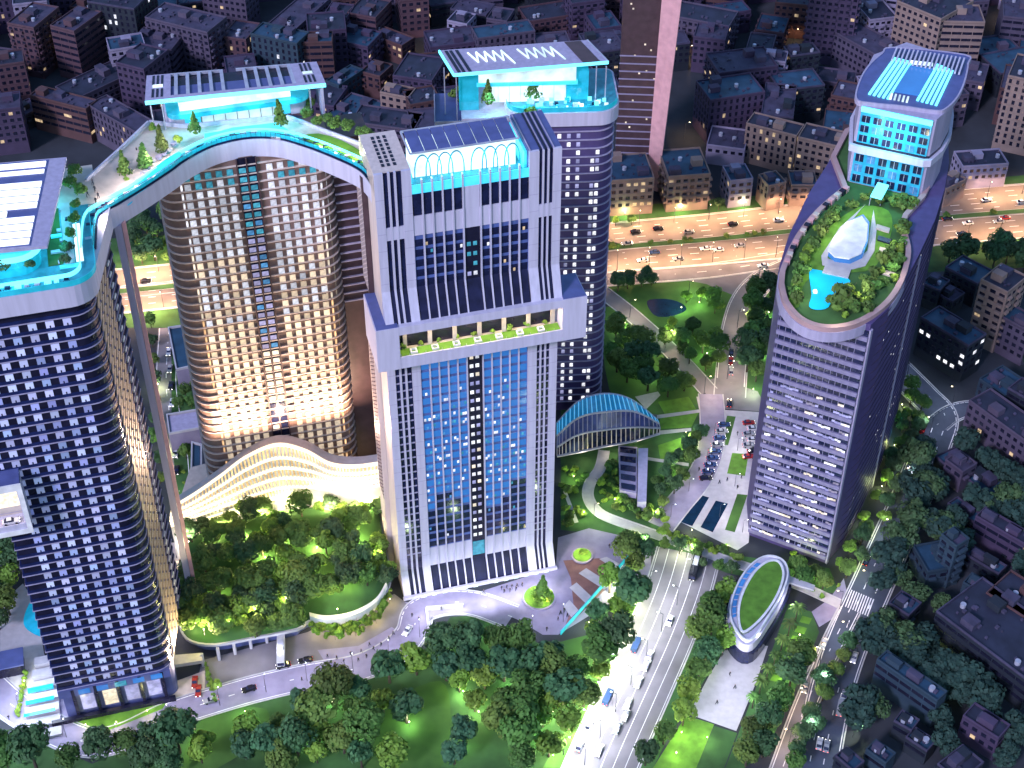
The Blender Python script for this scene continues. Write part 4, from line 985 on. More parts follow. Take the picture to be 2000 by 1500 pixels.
poly_part('oval_pavilion_wall', [(1684,430),(1696,445),(1694,478),(1684,505),(1660,516),(1630,512),(1617,500),(1628,475),(1652,445)], ZG+.3, 'glass_blue', OT, 2.2)
poly_part('oval_pavilion_roof', [(1683,424),(1695,440),(1692,472),(1682,496),(1658,507),(1630,503),(1616,490),(1628,466),(1652,436)], ZG+2.8, 'paint_white', OT, .4)
poly_part('pool_deck', [(1612,518),(1662,528),(1656,545),(1606,534)], ZG+.3, 'paving_white', OT, .5)
poly_part('swimming_pool', [(1580,530),(1592,527),(1655,543),(1655,562),(1630,575),(1618,600),(1596,605),(1580,598),(1585,575)], ZG+.25, 'pool_bright' if 'pool_bright' in M else 'pool_tiles', OT, .15, 3)
for i in range(5): x, y = 1712+i*3, 440+i*22; poly_part('garden_bed', [(x,y),(x+26,y+8),(x+24,y+16),(x-2,y+8)], ZG+.25, 'tower_dark' if i % 2 else 'paving_beige', OT, .5)
for (x, y) in ((1580,560), (1640,420), (1700,395), (1730,460), (1600,520), (1680,560), (1640,620), (1745,520), (1620,450)): light('garden_light', 'POINT', at(x, y, ZG+5), 750, (1,.96,.7), shadow_soft_size=.6)
# upper block
bp = smooth_line([Vector((*p, 0)) for p in ((106.4,421.5),(107.6,420.7),(126.6,412.6),(128.2,412.7),(132.6,418),(137,427),(140,438),(142,450),(128,460),(116,452),(109,436))], 1, True)
bp = [(p.x, p.y) for p in bp]
MB().prism(bp, ZG, 127).build('upper_wall', M['tower_lilac'], OT)
MB().prism(offset(bp, 1.2), 110.8, 113.2).build('belt', M['tower_white'], OT)
MB().prism(offset(bp, .15), 113.2, 114.0).build('belt_groove', M['tower_dark'], OT)
up_ = thing('x', None, 'x'); up_.name = 'glazed_front'; del up_['category']; up_.parent = OT
ua = Vector((107.2,421.1,0)); ub = Vector((127.2,412.5,0)); ud = (ub-ua); UW = ud.length; up_.location = ua; up_.rotation_euler = (0,0,math.atan2(ud.y, ud.x))
MB().box(0, -.5, 99.5, UW, -.05, 110.7).build('curtain_wall', M['glass_cyanlit'] if 'glass_cyanlit' in M else M['cyan_glass'], up_)
MB().box(0, -.5, 114.2, UW, -.05, 126.9).build('curtain_wall', M['glass_cyanlit'] if 'glass_cyanlit' in M else M['cyan_glass'], up_)
for (z0, z1, rows) in ((99.5, 110.7, 3), (114.2, 124.5, 3)):
    for r_ in range(rows):
        for i in range(6):
            hh = (z1-z0)/rows; MB().box(.6+i*UW/6, -.75, z0+r_*hh+.6, (i+1)*UW/6-.5, -.5, z0+(r_+1)*hh-.6).build('window', M['glass_navy'] if rs.random() < .8 else M['window_blue'], up_)
            MB().box(.6+i*UW/6+1.2, -.85, z0+r_*hh+.6, .75+i*UW/6+1.2, -.75, z0+(r_+1)*hh-.6).build('mullion', M['metal'], up_)
MB().box(0, -.9, 125.2, UW, -.5, 126.9).build('light_strip', M['glow_sky'], up_)
rp = smooth_line([at(x, y, 127.2) for x, y in ((1672,198),(1700,206),(1760,212),(1825,221),(1846,217),(1868,195),(1882,165),(1889,130),(1882,112),(1745,98),(1722,110),(1695,135),(1678,165))], 4, True)
rp = [(p.x, p.y) for p in rp]
MB().prism(rp, 127, 128.1).build('roof', M['roof_navy'], OT); ring(MB(), offset(rp, .3), 126.6, 128.3, .5).build('roof_rim', M['tower_lilac'], OT)
for i in range(17):
    x = 1752+i*8.2; a, b = at(x, 94+i*1.3, 129.4), at(x-10, 118+i*1.6, 129.4); MB().bar(tuple(a), tuple(b), .5, .9).build('roof_fin', M['tower_white'], OT)
for i in range(5):
    for (xa, ya, xb, yb) in ((1748-i*-8.0, 113+i*2, 1698+i*9, 184+i*2.2), (1832+i*7, 126+i*3, 1792+i*9, 196+i*2.4)):
        MB().bar(tuple(at(xa, ya, 128.4)), tuple(at(xb, yb, 128.4)), .75, .5).build('roof_light_strip', M['glow_sky'], OT)
for i in range(5): MB().bar(tuple(at(1742+i*8, 183+i*1.6, 128.4)), tuple(at(1739+i*8, 193+i*1.6, 128.4)), .6, .5).build('roof_light_strip', M['glow_white'], OT)
MB().bar(tuple(at(1775,121,128.5)), tuple(at(1822,126,128.5)), 1.4, .6).build('roof_light_box', M['glow_white'], OT)
poly_part('roof_hatch', [(1775,130),(1822,136),(1795,188),(1746,180)], 128.15, 'glass_blue', OT, .5)
light('roof_edge_light', 'AREA', ua.lerp(ub, .5)+Vector((-2.5,-6,123)), 3500, (.2,.85,1), rot=aim(ua.lerp(ub, .5)+Vector((-2.5,-6,123)), ua.lerp(ub, .5)+Vector((0,0,112))), size=6)
EN = thing('entrance_canopy', 'glowing cyan glass canopy where the garden path meets the glazed tower block', 'canopy')
cA, cB = at(1722,378,ZG), at(1708,402,ZG)
MB().bar((cA.x, cA.y, ZG+3.5), (cB.x, cB.y, ZG+3.0), 3.6, .5).build('roof', M['glow_sky'], EN)
for k, (dx, dy) in enumerate(((-1.7,0),(1.7,0))): MB().cyl(cB.x+dx, cB.y, ZG+.2, ZG+3, .14).build('post', M['metal'], EN)
# ---------------------------------------------------------------- dark tower with the leaning pink blade
DT = thing('dark_tower', 'very tall dark purple tower with a leaning pink blade wall on its right edge', 'tower', (44, 572, 0), R(-4))
MB().box(0, 0, 0, 17.5, 22, 168).build('wall', M['tower_brown'], DT)
for k in range(46):
    if 15 < k < 32: continue
    MB().box(-.3, -.4, 6+k*3.55, 17.4, -.02, 6.5+k*3.55).build('floor_slab', M['wall_white'], DT)
bl = MB(); bl.v = [(13.6,-6,0),(18.6,-9,0),(20.5,14,0),(17.4,20,0),(16.5,-1.2,175),(26.5,-5.2,175),(28,16,175),(17.6,22,175)]; bl.f = [(3,2,1,0),(4,5,6,7),(0,1,5,4),(1,2,6,5),(2,3,7,6),(3,0,4,7)]; bl.m = [0]*6
bl.build('leaning_blade', M['pink_wall'], DT)
for i in range(5):
    for j in range(4):
        if rs.random() < .8: MB().box(1+j*1.5, -.15, 95+i*2.8, 2.1+j*1.5, -.02, 96.3+i*2.8).build('lit_window', M['window_warm'], DT)
for i in range(26): z_ = 20+rs.random()*140; u_ = .6+rs.random()*14; MB().box(u_, -.15, z_, u_+.7, -.02, z_+.7).build('lit_window', M['window_cream'], DT)
# ---------------------------------------------------------------- glass shell in the garden
SH = thing('glass_shell', 'crescent shaped glass shell hall with blue glowing ribs beside the slab tower', 'hall')
A_, B_ = at(1088,886), at(1288,862)
c0 = A_.lerp(B_, .5)
shr = []
NR = 18
fr0 = smooth_line([at(*p) for p in ((1088,890,2),(1130,882,3.5),(1185,870,4.5),(1240,860,4.5),(1288,846,3))], 6)
fr1 = smooth_line([at(*p) for p in ((1088,872,4),(1130,848,9),(1185,838,12),(1240,833,10.5),(1289,835,5))], 6)
fr2 = smooth_line([at(*p) for p in ((1088,850,6),(1130,815,14),(1185,803,18),(1240,803,15.5),(1287,826,7))], 6)
fr3 = smooth_line([at(*p) for p in ((1088,825,6),(1130,783,15),(1180,768,19),(1232,779,16),(1283,818,7))], 6)
fr4 = [Vector((p.x+1, p.y+9, 1)) for p in fr3]
for (r0, r1, m_, nm) in ((fr0, fr1, 'glass_navy', 'lower_glazing'), (fr1, fr2, 'glass_shellb', 'middle_glazing'), (fr2, fr3, 'glass_shellc', 'upper_glazing'), (fr3, fr4, 'roof_slate', 'rear_glazing')):
    MB().loft([[tuple(p) for p in r0], [tuple(p) for p in r1]]).build(nm, M.get(m_, M['cyan_glass']), SH)
for r0, wd in ((fr0, .7), (fr1, .5), (fr2, .5), (fr3, .6)):
    rb_ = MB()
    for p_, q_ in zip(r0[:-1], r0[1:]): rb_.bar(tuple(p_-Vector((0,.3,0))), tuple(q_-Vector((0,.3,0))), wd, .5)
    rb_.build('arched_beam', M['tower_white'], SH)
for (r0, r1, mm) in ((fr0, fr1, 'tower_beige'), (fr1, fr2, 'tower_lilac'), (fr2, fr3, 'glow_rib')):
    for i in range(0, len(r0)): MB().bar(tuple(r0[i]-Vector((0,.15,-.1))), tuple(r1[i]-Vector((0,.15,-.1))), .3, .25, (0,1,0)).build('rib', M.get(mm, M['metal']), SH)
for (x, y) in ((1140,893), (1195,880), (1250,868)): light('shell_light', 'POINT', at(x, y, 3), 350, (1,.85,.6), shadow_soft_size=.5)
SA = thing('garden_skylight', 'dark glazed entrance slope with white frame below the glass shell', 'skylight')
qa = [at(1208,868,3), at(1245,872,3), at(1243,968,1.5), at(1210,962,1.5)]
MB().prism([(p.x, p.y) for p in reversed(qa)] if 0 else [(p.x, p.y) for p in qa], 0, 2.6).build('base', M['tower_lilac'], SA)
for i in range(5):
    t0, t1 = i/5+.02, (i+1)/5-.02; c = [qa[0].lerp(qa[3], t0), qa[0].lerp(qa[3], t1), qa[1].lerp(qa[2], t1), qa[1].lerp(qa[2], t0)]
    k = offset([(p.x, p.y) for p in c], -.5); MB().prism(k, 2.6, 2.9).build('pane', M['glass_navy'], SA)
q2 = [at(1247,872,5), at(1266,872,5), at(1262,985,3), at(1245,985,3)]; MB().prism([(p.x, p.y) for p in q2], 0, 4.2).build('side_wall', M['tower_white'], SA)
# ---------------------------------------------------------------- oval green roof
OV = thing('oval_hall', 'boat shaped hall with oval green roof and ring of blue skylights beside the avenue', 'hall')
oc = [(1447,1243),(1427,1205),(1434,1160),(1458,1115),(1485,1092),(1510,1088),(1532,1100),(1537,1128),(1520,1170),(1495,1212),(1468,1248)]
op = smooth_line([at(x, y, 9) for x, y in oc], 4, True); op = [(p.x, p.y) for p in op]
ic = smooth_line([at(x, y, 9.6) for x, y in ((1451,1238),(1440,1207),(1446,1165),(1470,1120),(1498,1097),(1522,1098),(1532,1125),(1518,1168),(1487,1212))], 4, True); ic = [(p.x, p.y) for p in ic]
MB().prism(offset(op, -1.8), 0, 4.5).build('wall', M['glass_navy'], OV); MB().prism(offset(op, -.9), 4.5, 8).build('upper_wall', M['tower_white'], OV); MB().prism(op, 8, 9).build('roof_slab', M['tower_white'], OV); ring(MB(), offset(op, .15), 8.4, 9.6, .5).build('roof_rim', M['paint_white'], OV)
ring(MB(), offset(ic, .7), 9.0, 10.2, .7).build('green_roof_kerb', M['paint_white'], OV); MB().prism(ic, 9.0, 9.95).build('green_roof', M['grass_bright'], OV)
sk_o = smooth_line([at(x, y, 9.1) for x, y in ((1431,1206),(1431,1180),(1439,1152),(1456,1121),(1478,1100))], 8); sk_i = smooth_line([at(x, y, 9.1) for x, y in ((1437.5,1204),(1438.5,1180),(1447,1153),(1464,1122),(1485,1102))], 8)
for i in range(9):
    k0, k1 = int(i*len(sk_o)/9), int((i+.78)*len(sk_o)/9); q = [sk_o[k0], sk_o[k1], sk_i[k1], sk_i[k0]]; k_ = [(p.x, p.y) for p in q]
    if sum(k_[n-1][0]*k_[n][1]-k_[n][0]*k_[n-1][1] for n in range(4)) < 0: k_.reverse()
    MB().prism(k_, 9.0, 9.35).build('skylight', M['glass_blue'], OV)
MB().prism([(p.x, p.y) for p in (at(1443,1262,0), at(1462,1262,0), at(1458,1250,0), at(1445,1248,0))], 0, 8.6).build('prow', M['tower_lilac'], OV)
wk = [at(1530,1120,6), at(1592,1143,6), at(1590,1152,6), at(1528,1133,6)]; MB().prism([(p.x, p.y) for p in reversed(wk)], 5.2, 6).build('footbridge', M['paving_white'], OV)
for (x, y) in ((1450,1285), (1480,1240), (1545,1175), (1410,1330), (1390,1380), (1455,1360)): light('plaza_light', 'POINT', at(x, y, 8), 1100, (.90,.88,1), shadow_soft_size=1)
# ---------------------------------------------------------------- wooded podium hill
HL = thing('planted_podium', 'tree covered podium with curved white edge and open drive bays, below the wave hall', 'podium')
hp = smooth_line([tw(u, v, 6) for u, v in ((-69.7,.6),(-67,-5),(-60,-8.2),(-48,-8.6),(-35,-8.7),(-31,-6.5),(-24,-8.2),(-14,-7.2),(-6,-1.5),(-2.6,6),(-2,18),(-2,33),(-16,34.5),(-34,36.5),(-50,35.5),(-62,32),(-67.5,22),(-69,10))], 3, True)
hpp = [(p.x, p.y) for p in hp]
MB().prism(offset(hpp, -3), 0, 5.2).build('podium_wall', M['roof_navy'], HL); MB().prism(hpp, 5.2, 6.2).build('podium_edge', M['paving_white'], HL)
cxh = sum(p[0] for p in hpp)/len(hpp); cyh = sum(p[1] for p in hpp)/len(hpp)
slope = lambda x, y: 7.0*max(0, min(1, (tl((x, y))[1]+6)/38))**1.3
def mound_ring(t, z):
    r_ = []
    for p in offset(hpp, -.6): x, y = p[0]*(1-t)+cxh*t, p[1]*(1-t)+cyh*t; r_.append((x, y, 6.25+z+slope(x, y)))
    return r_
hm = [[(p[0], p[1], 6.2) for p in offset(hpp, -.6)]]+[mound_ring(t, z) for t, z in ((.004,.1),(.1,1.2),(.3,2.6),(.55,3.4),(.8,3.8),(.97,3.9))]
MB().loft(hm, close=True).build('planted_mound', M['grass_dark'], HL, smooth=True)
def hill_z(x, y):
    if not inside((x, y), hpp): return None
    best = 1
    for t in (0, .1, .3, .55, .8, .97):
        q = [(p[0]*(1-t)+cxh*t, p[1]*(1-t)+cyh*t) for p in hpp]
        if inside((x, y), q): best = t
    return 6.25+slope(x, y)+{0:.5,.1:1.8,.3:3.0,.55:3.6,.8:3.8,.97:3.9,1:0}[best]
wl = smooth_line([at(x, y, 6) for x, y in ((606,1212),(640,1218),(690,1210),(735,1185),(757,1150))], 5)
cwl = MB(); cwl.loft([[(p.x, p.y, 5) for p in wl], [(p.x, p.y, 8) for p in wl], [(p.x-.3, p.y+1.6, 8) for p in wl], [(p.x-.3, p.y+1.6, 6) for p in wl]]); cwl.build('curved_parapet', M['paint_white'], HL)
for i in range(7):
    a = at(398+i*31, 1300-i*11.4, 0); MB().box(a.x-.4, a.y-.5, 0, a.x+.4, a.y+.5, 5.4).build('bay_column', M['paving_white'], HL)
for i in range(3): a = at(455+i*45, 1285-i*12, 4.6); light('bay_light', 'POINT', a, 350, (.8,.8,1), shadow_soft_size=.5)
# round planters on the forecourt
def planter(px, py, r, lab):
    p = at(px, py); t = thing('round_planter', lab, 'planter', p)
    MB().cyl(0, 0, 0, .6, r, r, 24).build('planter_wall', M['paving_lavender'], t); MB().cyl(0, 0, .55, .75, r-.5, r-.8, 24).build('planter_lawn', M['grass_bright'], t)
    for k in range(4): a = k*1.57+.5; light('planter_light', 'POINT', (p.x+(r-1.6)*math.cos(a), p.y+(r-1.6)*math.sin(a), 2.2), 240, (1,.85,.4), shadow_soft_size=.25)
    return p
P1_ = planter(1053, 1168, 5.4, 'large round planter with trees and golden lights on the forecourt')
P2_ = planter(1137, 1086, 3.6, 'smaller round planter with one yellow lit shrub on the forecourt')
wl2 = MB(); a, b, c_ = at(833,1192), at(838,1240), at(905,1186)
LW = tag(wl2.bar(tuple(b+Vector((0,0,.8))), tuple(a+Vector((0,0,.8))), .6, 1.6).bar(tuple(a+Vector((0,0,.8))), tuple(c_+Vector((0,0,.8))), .6, 1.6).build('retaining_wall', M['paving_white']), 'white retaining wall at the head of the park beside the drive', 'wall')
gw = MB(); gw.bar(tuple(at(1095,1240)+Vector((0,0,.9))), tuple(at(1232,1085)+Vector((0,0,.9))), .3, 1.8); tag(gw.build('glass_wall', M['cyan_glass']), 'long low glass wall between the terrace and the park trees', 'wall')
gt = thing('gate_bridge', 'beige covered ramp between the dark bay tower and the planted podium', 'bridge'); q = [at(x, y, 5) for x, y in ((330,1300),(395,1290),(395,1275),(330,1280))]
MB().prism([(p.x, p.y) for p in q], 3.6, 5).build('deck', M['paving_beige'], gt)
for k, (x, y) in enumerate(((334,1305),(390,1297))): p = at(x, y); MB().box(p.x-.4, p.y-.4, 0, p.x+.4, p.y+.4, 3.6).build('pier', M['tower_dark'], gt)
# ================================================================ the city round about
placed = []
def block(lab, A, B, Cc, h, wall, roof='roof_slate', fl=3.3, litp=.06, hut=2, cat='building', name='city_building', win='window_warm', ws=2.6, world=None, group=None, beams=False):
    """A, B, C: front left, front right and rear right corner of the roof in the photograph; h its height"""
    if world: a, b, d = world
    else:
        a, b, c = at(*A, h), at(*B, h), at(*Cc, h); d = a+(c-b)
    ux = Vector((b.x-a.x, b.y-a.y, 0)); W_ = ux.length; ux.normalize(); vy = Vector((-ux.y, ux.x, 0)); D_ = max(5, (Vector((d.x, d.y, 0))-Vector((a.x, a.y, 0))).dot(vy))
    t = thing(name, lab, cat, (a.x, a.y, 0), math.atan2(ux.y, ux.x), group)
    cx, cy = a.x+ux.x*W_/2+vy.x*D_/2, a.y+ux.y*W_/2+vy.y*D_/2; placed.append((cx, cy, max(W_, D_)/2, a.copy(), ux.copy(), vy.copy(), W_, D_))
    MB().box(0, 0, 0, W_, D_, h).build('wall', M[wall], t)
    MB().box(.4, .4, h, W_-.4, D_-.4, h+.15).build('roof', M[roof], t)
    ring(MB(), [(0,0),(W_,0),(W_,D_),(0,D_)], h-.3, h+.9, .35).build('parapet', M[wall if wall not in ('wall_dark',) else 'roof_grey'], t)
    r_ = random.Random(int(a.x*13+a.y*7))
    for i in range(hut):
        x, y = r_.uniform(1, max(1.2, W_-6)), r_.uniform(1, max(1.2, D_-5)); MB().box(x, y, h+.15, x+min(4.5, W_*.4), y+min(3.6, D_*.4), h+2.2+r_.random()).build('roof_hut', M['roof_grey' if i else wall], t)
    un = MB()
    for i in range(int(W_*D_/45)+2):
        x, y = r_.uniform(1, max(1.2, W_-2)), r_.uniform(1, max(1.2, D_-2)); s = r_.uniform(.5, 1.3); un.box(x, y, h+.15, x+s, y+s, h+.5+s*.4)
    un.build('roof_units', M['roof_grey'], t, kind='stuff')
    dk_, lt_, sl_, bc_ = MB(), MB(), MB(), MB(); sty = r_.choice((0, 0, 1, 2, 2, 3)); ws = ws if sty != 1 else 4.0; wlo, whi = ((.24,.78), (.04,.96), (.2,.8), (.3,.7))[sty]; wh = (1.5, 1.35, 1.5, 2.0)[sty]
    for i in range(r_.choice((0, 1, 2))):
        x, y = r_.uniform(1.5, max(1.6, W_-2)), r_.uniform(1.5, max(1.6, D_-2)); MB().cyl(x, y, h+.15, h+1.6, .9, .9, 10).build('water_tank', M['metal'], t)
    rows = int((h-2.5)/fl)
    sides = [(W_, lambda u: (u, 0), (0,-1)), (D_, lambda u: (0, D_-u), (-1,0)), (D_, lambda u: (W_, u), (1,0))]
    for L_, f, n in sides:
        cols_ = int((L_-1.2)/ws)
        if cols_ < 1: continue
        st = L_/cols_
        for k in range(rows):
            z = h-fl*(k+1)+.7
            for i in range(cols_):
                u0, u1 = i*st+st*wlo, i*st+st*whi
                p, q = f(u0), f(u1); o = .07; isl = r_.random() < litp
                tgt = lt_ if isl else dk_
                tgt.face([(p[0]+n[0]*o, p[1]+n[1]*o, z), (q[0]+n[0]*o, q[1]+n[1]*o, z), (q[0]+n[0]*o, q[1]+n[1]*o, z+wh), (p[0]+n[0]*o, p[1]+n[1]*o, z+wh)])
                if sty == 2 and i % 2 == 0: bc_.bar((p[0]+n[0]*.6, p[1]+n[1]*.6, z-.1), (q[0]+n[0]*.6, q[1]+n[1]*.6, z-.1), 1.1, .9)
            if beams or k % 1 == 0:
                p, q = f(0), f(L_); e = .16
                sl_.bar((p[0]+n[0]*e*.5, p[1]+n[1]*e*.5, z-.35), (q[0]+n[0]*e*.5, q[1]+n[1]*e*.5, z-.35), .18, .28)
    if dk_.f: dk_.build('window_glazing', M['window_glass'], t, kind='stuff')
    if lt_.f: lt_.build('lit_windows', M[win], t, kind='stuff')
    if bc_.f: bc_.build('balconies', M[wall], t, kind='stuff')
    if sl_.f: sl_.build('floor_ledges', M[wall], t, kind='stuff')
    return t
CITY = [
 ('brick apartment block in the far left corner with grey roof boxes', (14,47),(66,57),(105,14), 26, 'brick_brown','roof_grey',.05),
 ('second brick block right of the corner one with a lit window column', (98,52),(145,64),(188,22), 26, 'brick_brown','roof_grey',.12),
 ('dark office slab with sparse lit windows behind the brick blocks', (170,5),(262,20),(275,-25), 30, 'wall_dark','roof_slate',.14),
 ('grey purple slab with tall pale roof behind the left sky pavilion', (283,36),(405,66),(428,32), 26, 'wall_grey','roof_grey',.03),
 ('lower wing with a small lit roof strip in front of the grey slab', (252,90),(335,100),(372,66), 20, 'wall_grey','roof_grey',.03),
 ('square purple block with regular small windows left of the sky pavilion', (226,124),(281,138),(322,98), 26, 'wall_purple','roof_slate',.03),
 ('teal slab with pale vertical strips behind the sky pavilion', (489,68),(580,88),(590,62), 26, 'wall_teal','roof_teal',.10),
 ('plain brown cube block right of the teal slab', (580,86),(649,84),(636,64), 24, 'wall_rust','roof_teal',.0),
 ('long low building with sloping plan left of the square purple block', (108,172),(150,196),(232,130), 14, 'wall_grey','roof_slate',.03),
 ('small cube building with tilted pale roof at the left edge', (20,212),(48,228),(70,202), 7, 'wall_dark','roof_grey',.0),
 ('long rust red block with lit windows above the left roof terrace', (58,188),(168,216),(185,196), 17, 'wall_rust','roof_grey',.16),
 ('beige fronted long block running down to the left end of the sky bridge', (170,206),(268,262),(296,236), 17, 'wall_grey','roof_grey',.08),
 ('long factory like roof with skylight strips at the top', (522,50),(575,62),(672,4), 16, 'wall_grey','roof_grey',.02),
 ('teal roofed block right behind the sky pavilion end', (636,160),(662,170),(694,132), 13, 'wall_teal','roof_teal',.03),
 ('broad blue roofed hall between the sky pavilion and the beige flats', (636,226),(716,250),(758,204), 10, 'wall_grey','roof_teal',.02),
 ('low block with ribbed dark roof above the beige flats', (704,142),(742,152),(774,130), 12, 'wall_rust','roof_slate',.08),
 ('beige lit apartment block with rows of small openings left of the zigzag pavilion', (742,182),(798,193),(830,178), 18, 'wall_beige','roof_slate',.30),
 ('white cube block at the top edge left of the zigzag pavilion', (873,42),(912,50),(930,30), 15, 'wall_white','roof_slate',.03),
 ('pale cube block beside the white one at the top edge', (950,38),(990,44),(1002,20), 14, 'wall_grey','roof_slate',.03),
 ('low hall with row of bright windows below the top edge', (715,66),(785,92),(800,72), 10, 'wall_rust','roof_grey',.35),
 ('white apartment block with dark square windows right of the dark tower', (1488,118),(1534,124),(1546,104), 20, 'wall_white','roof_grey',.02),
 ('dark block with white edge walls right of the white block', (1545,112),(1602,104),(1596,84), 20, 'wall_dark','roof_slate',.05),
 ('large beige block in the far right corner with lit roof spots', (1752,4),(1838,40),(1872,-8), 34, 'wall_beige','roof_slate',.04),
 ('brown stepped block beside the large beige one in the far right corner', (1842,44),(1924,46),(1984,14), 32, 'wall_beige','roof_grey',.02),
 ('grey slab with white roof boxes left of the oval tower roof', (1621,60),(1722,116),(1748,84), 17, 'wall_grey','roof_grey',.01),
 ('dark slab tower behind the grey slab near the top edge', (1585,-30),(1680,-18),(1690,-50), 40, 'wall_purple','roof_slate',.02),
 ('long beige four storey block with lit floors left of the oval tower', (1457,243),(1556,268),(1572,246), 19, 'wall_beige','roof_slate',.28),
 ('beige end wing of the long block touching the oval tower', (1558,270),(1652,292),(1660,262), 19, 'wall_beige','roof_slate',.14),
 ('small white three storey block beside the highway with blue roof', (1426,356),(1471,351),(1455,322), 13, 'wall_white','roof_teal',.06),
 ('small cream block with blue roof right of the white one by the highway', (1501,366),(1536,358),(1514,336), 12, 'wall_beige','roof_teal',.08),
 ('low blue roofed hall nearest the oval tower on the highway', (1545,364),(1597,364),(1578,336), 10, 'wall_beige','roof_teal',.05),
 ('wide cream office block at the foot of the dark tower', (1192,356),(1278,350),(1268,300), 17, 'wall_beige','roof_teal',.22),
 ('cream lit office block right of the pink blade', (1305,348),(1388,342),(1366,290), 17, 'wall_beige','roof_teal',.28),
 ('white block with large blue roof right of the oval tower by the highway', (1880,328),(1970,322),(1925,294), 11, 'wall_white','roof_slate',.06),
 ('cream low block beside the large blue roof behind the oval tower', (1848,372),(1888,352),(1878,326), 9, 'wall_beige','roof_grey',.05),
 ('tall pinkish slab tower cut by the right edge', (1968,150),(2040,165),(2052,120), 36, 'wall_beige','roof_slate',.01),
 ('navy block with flat blue roof behind the right tower, below the highway', (1846,524),(1908,557),(1944,534), 11, 'wall_dark','roof_teal',.02),
 ('beige apartment tower with balcony column near the right edge', (1915,548),(1968,574),(2015,546), 28, 'wall_beige','roof_slate',.04),
 ('tiny pale roofed cube in front of the beige apartment tower', (1832,577),(1860,592),(1891,578), 7, 'wall_dark','roof_grey',.0),
 ('long navy office slab with scattered lit windows beside the right tower', (1798,622),(1891,678),(1932,658), 17, 'wall_dark','roof_teal',.34),
 ('stepped low block with teal roof frame at the right edge', (1912,742),(1962,776),(2012,752), 11, 'wall_teal','roof_teal',.02),
 ('dark annex right of the stepped low block', (1968,760),(2020,790),(2050,770), 14, 'wall_dark','roof_slate',.02),
 ('long school block with white end wall by the road fork', (1892,784),(2030,884),(2060,850), 13, 'wall_grey','roof_slate',.14),
 ('thin pale blue roof strip deep in the dark trees', (1850,985),(1975,1078),(1988,1062), 6, 'wall_dark','roof_teal',.0),
 ('folded pale blue roof house beside the small dark tower', (1782,1068),(1812,1120),(1845,1055), 8, 'wall_teal','roof_teal',.0),
 ('small dark tower block with pale square roof among trees', (1838,1046),(1868,1070),(1890,1052), 19, 'wall_teal','roof_grey',.0),
 ('narrow roof strip right of the small dark tower', (1884,1084),(1950,1124),(1960,1110), 6, 'wall_dark','roof_teal',.0),
 ('huge dark roofed complex with few lit windows at the right edge', (1828,1196),(2010,1334),(2070,1240), 13, 'wall_dark','roof_slate',.05),
 ('second dark hall behind the huge roofed complex', (1925,1160),(2010,1215),(2060,1170), 13, 'wall_rust','roof_slate',.02),
 ('long blue edged office slab with lit strip windows among the right trees', (1712,1290),(1830,1372),(1846,1355), 12, 'wall_teal','roof_teal',.14),
 ('low pale teal roof shed near the row of trees right of the road', (1826,893),(1880,940),(1930,925), 4, 'wall_dark','roof_teal',.0),
 ('second low teal shed behind the first one right of the road', (1880,930),(1935,975),(1965,950), 4, 'wall_dark','roof_teal',.0),
 ('small blue shed in the bottom right trees with two lamps', (1690,1466),(1730,1494),(1742,1474), 6, 'wall_teal','roof_teal',.05),
 ('narrow blue roof at the bottom edge among dark trees', (1768,1442),(1810,1470),(1822,1452), 6, 'wall_dark','roof_teal',.0),
 ('square navy roof at the bottom right edge', (1830,1494),(1872,1530),(1922,1492), 8, 'wall_dark','roof_slate',.0),
 ('thin blue roof left of the small shed at the bottom edge', (1630,1478),(1665,1508),(1682,1490), 6, 'wall_dark','roof_teal',.0)]
CITY += [
 ('flat grey block beside the road fork with a pale roof', (1846,900),(1880,925),(1905,905), 9, 'wall_grey','roof_grey',.06),
 ('long dark terrace of flats deep in the right trees', (1905,1010),(2000,1065),(2015,1045), 12, 'wall_purple','roof_slate',.05),
 ('navy gabled block above the huge roofed complex', (1880,1140),(1930,1168),(1950,1150), 9, 'wall_teal','roof_teal',.04),
 ('square dark block left of the long blue edged slab', (1735,1180),(1775,1205),(1800,1180), 8, 'wall_dark','roof_teal',.05),
 ('low dark hall right of the long blue edged slab', (1880,1400),(1950,1445),(1975,1420), 10, 'wall_purple','roof_slate',.05),
 ('small navy block near the bottom edge behind the sheds', (1745,1410),(1780,1430),(1800,1412), 7, 'wall_dark','roof_teal',.06),
 ('dark terrace behind the beige apartment tower', (1955,620),(2010,650),(2030,625), 16, 'wall_grey','roof_teal',.08),
 ('low block between the navy slab and the oval tower', (1800,555),(1835,570),(1850,548), 10, 'wall_dark','roof_teal',.08)]
for lab, A, B, Cc, h, wm, rm, lp in CITY:
    block(lab, A, B, Cc, h, wm, rm, litp=lp*.7, win='window_white' if wm in ('wall_dark','wall_teal') else 'window_warm')
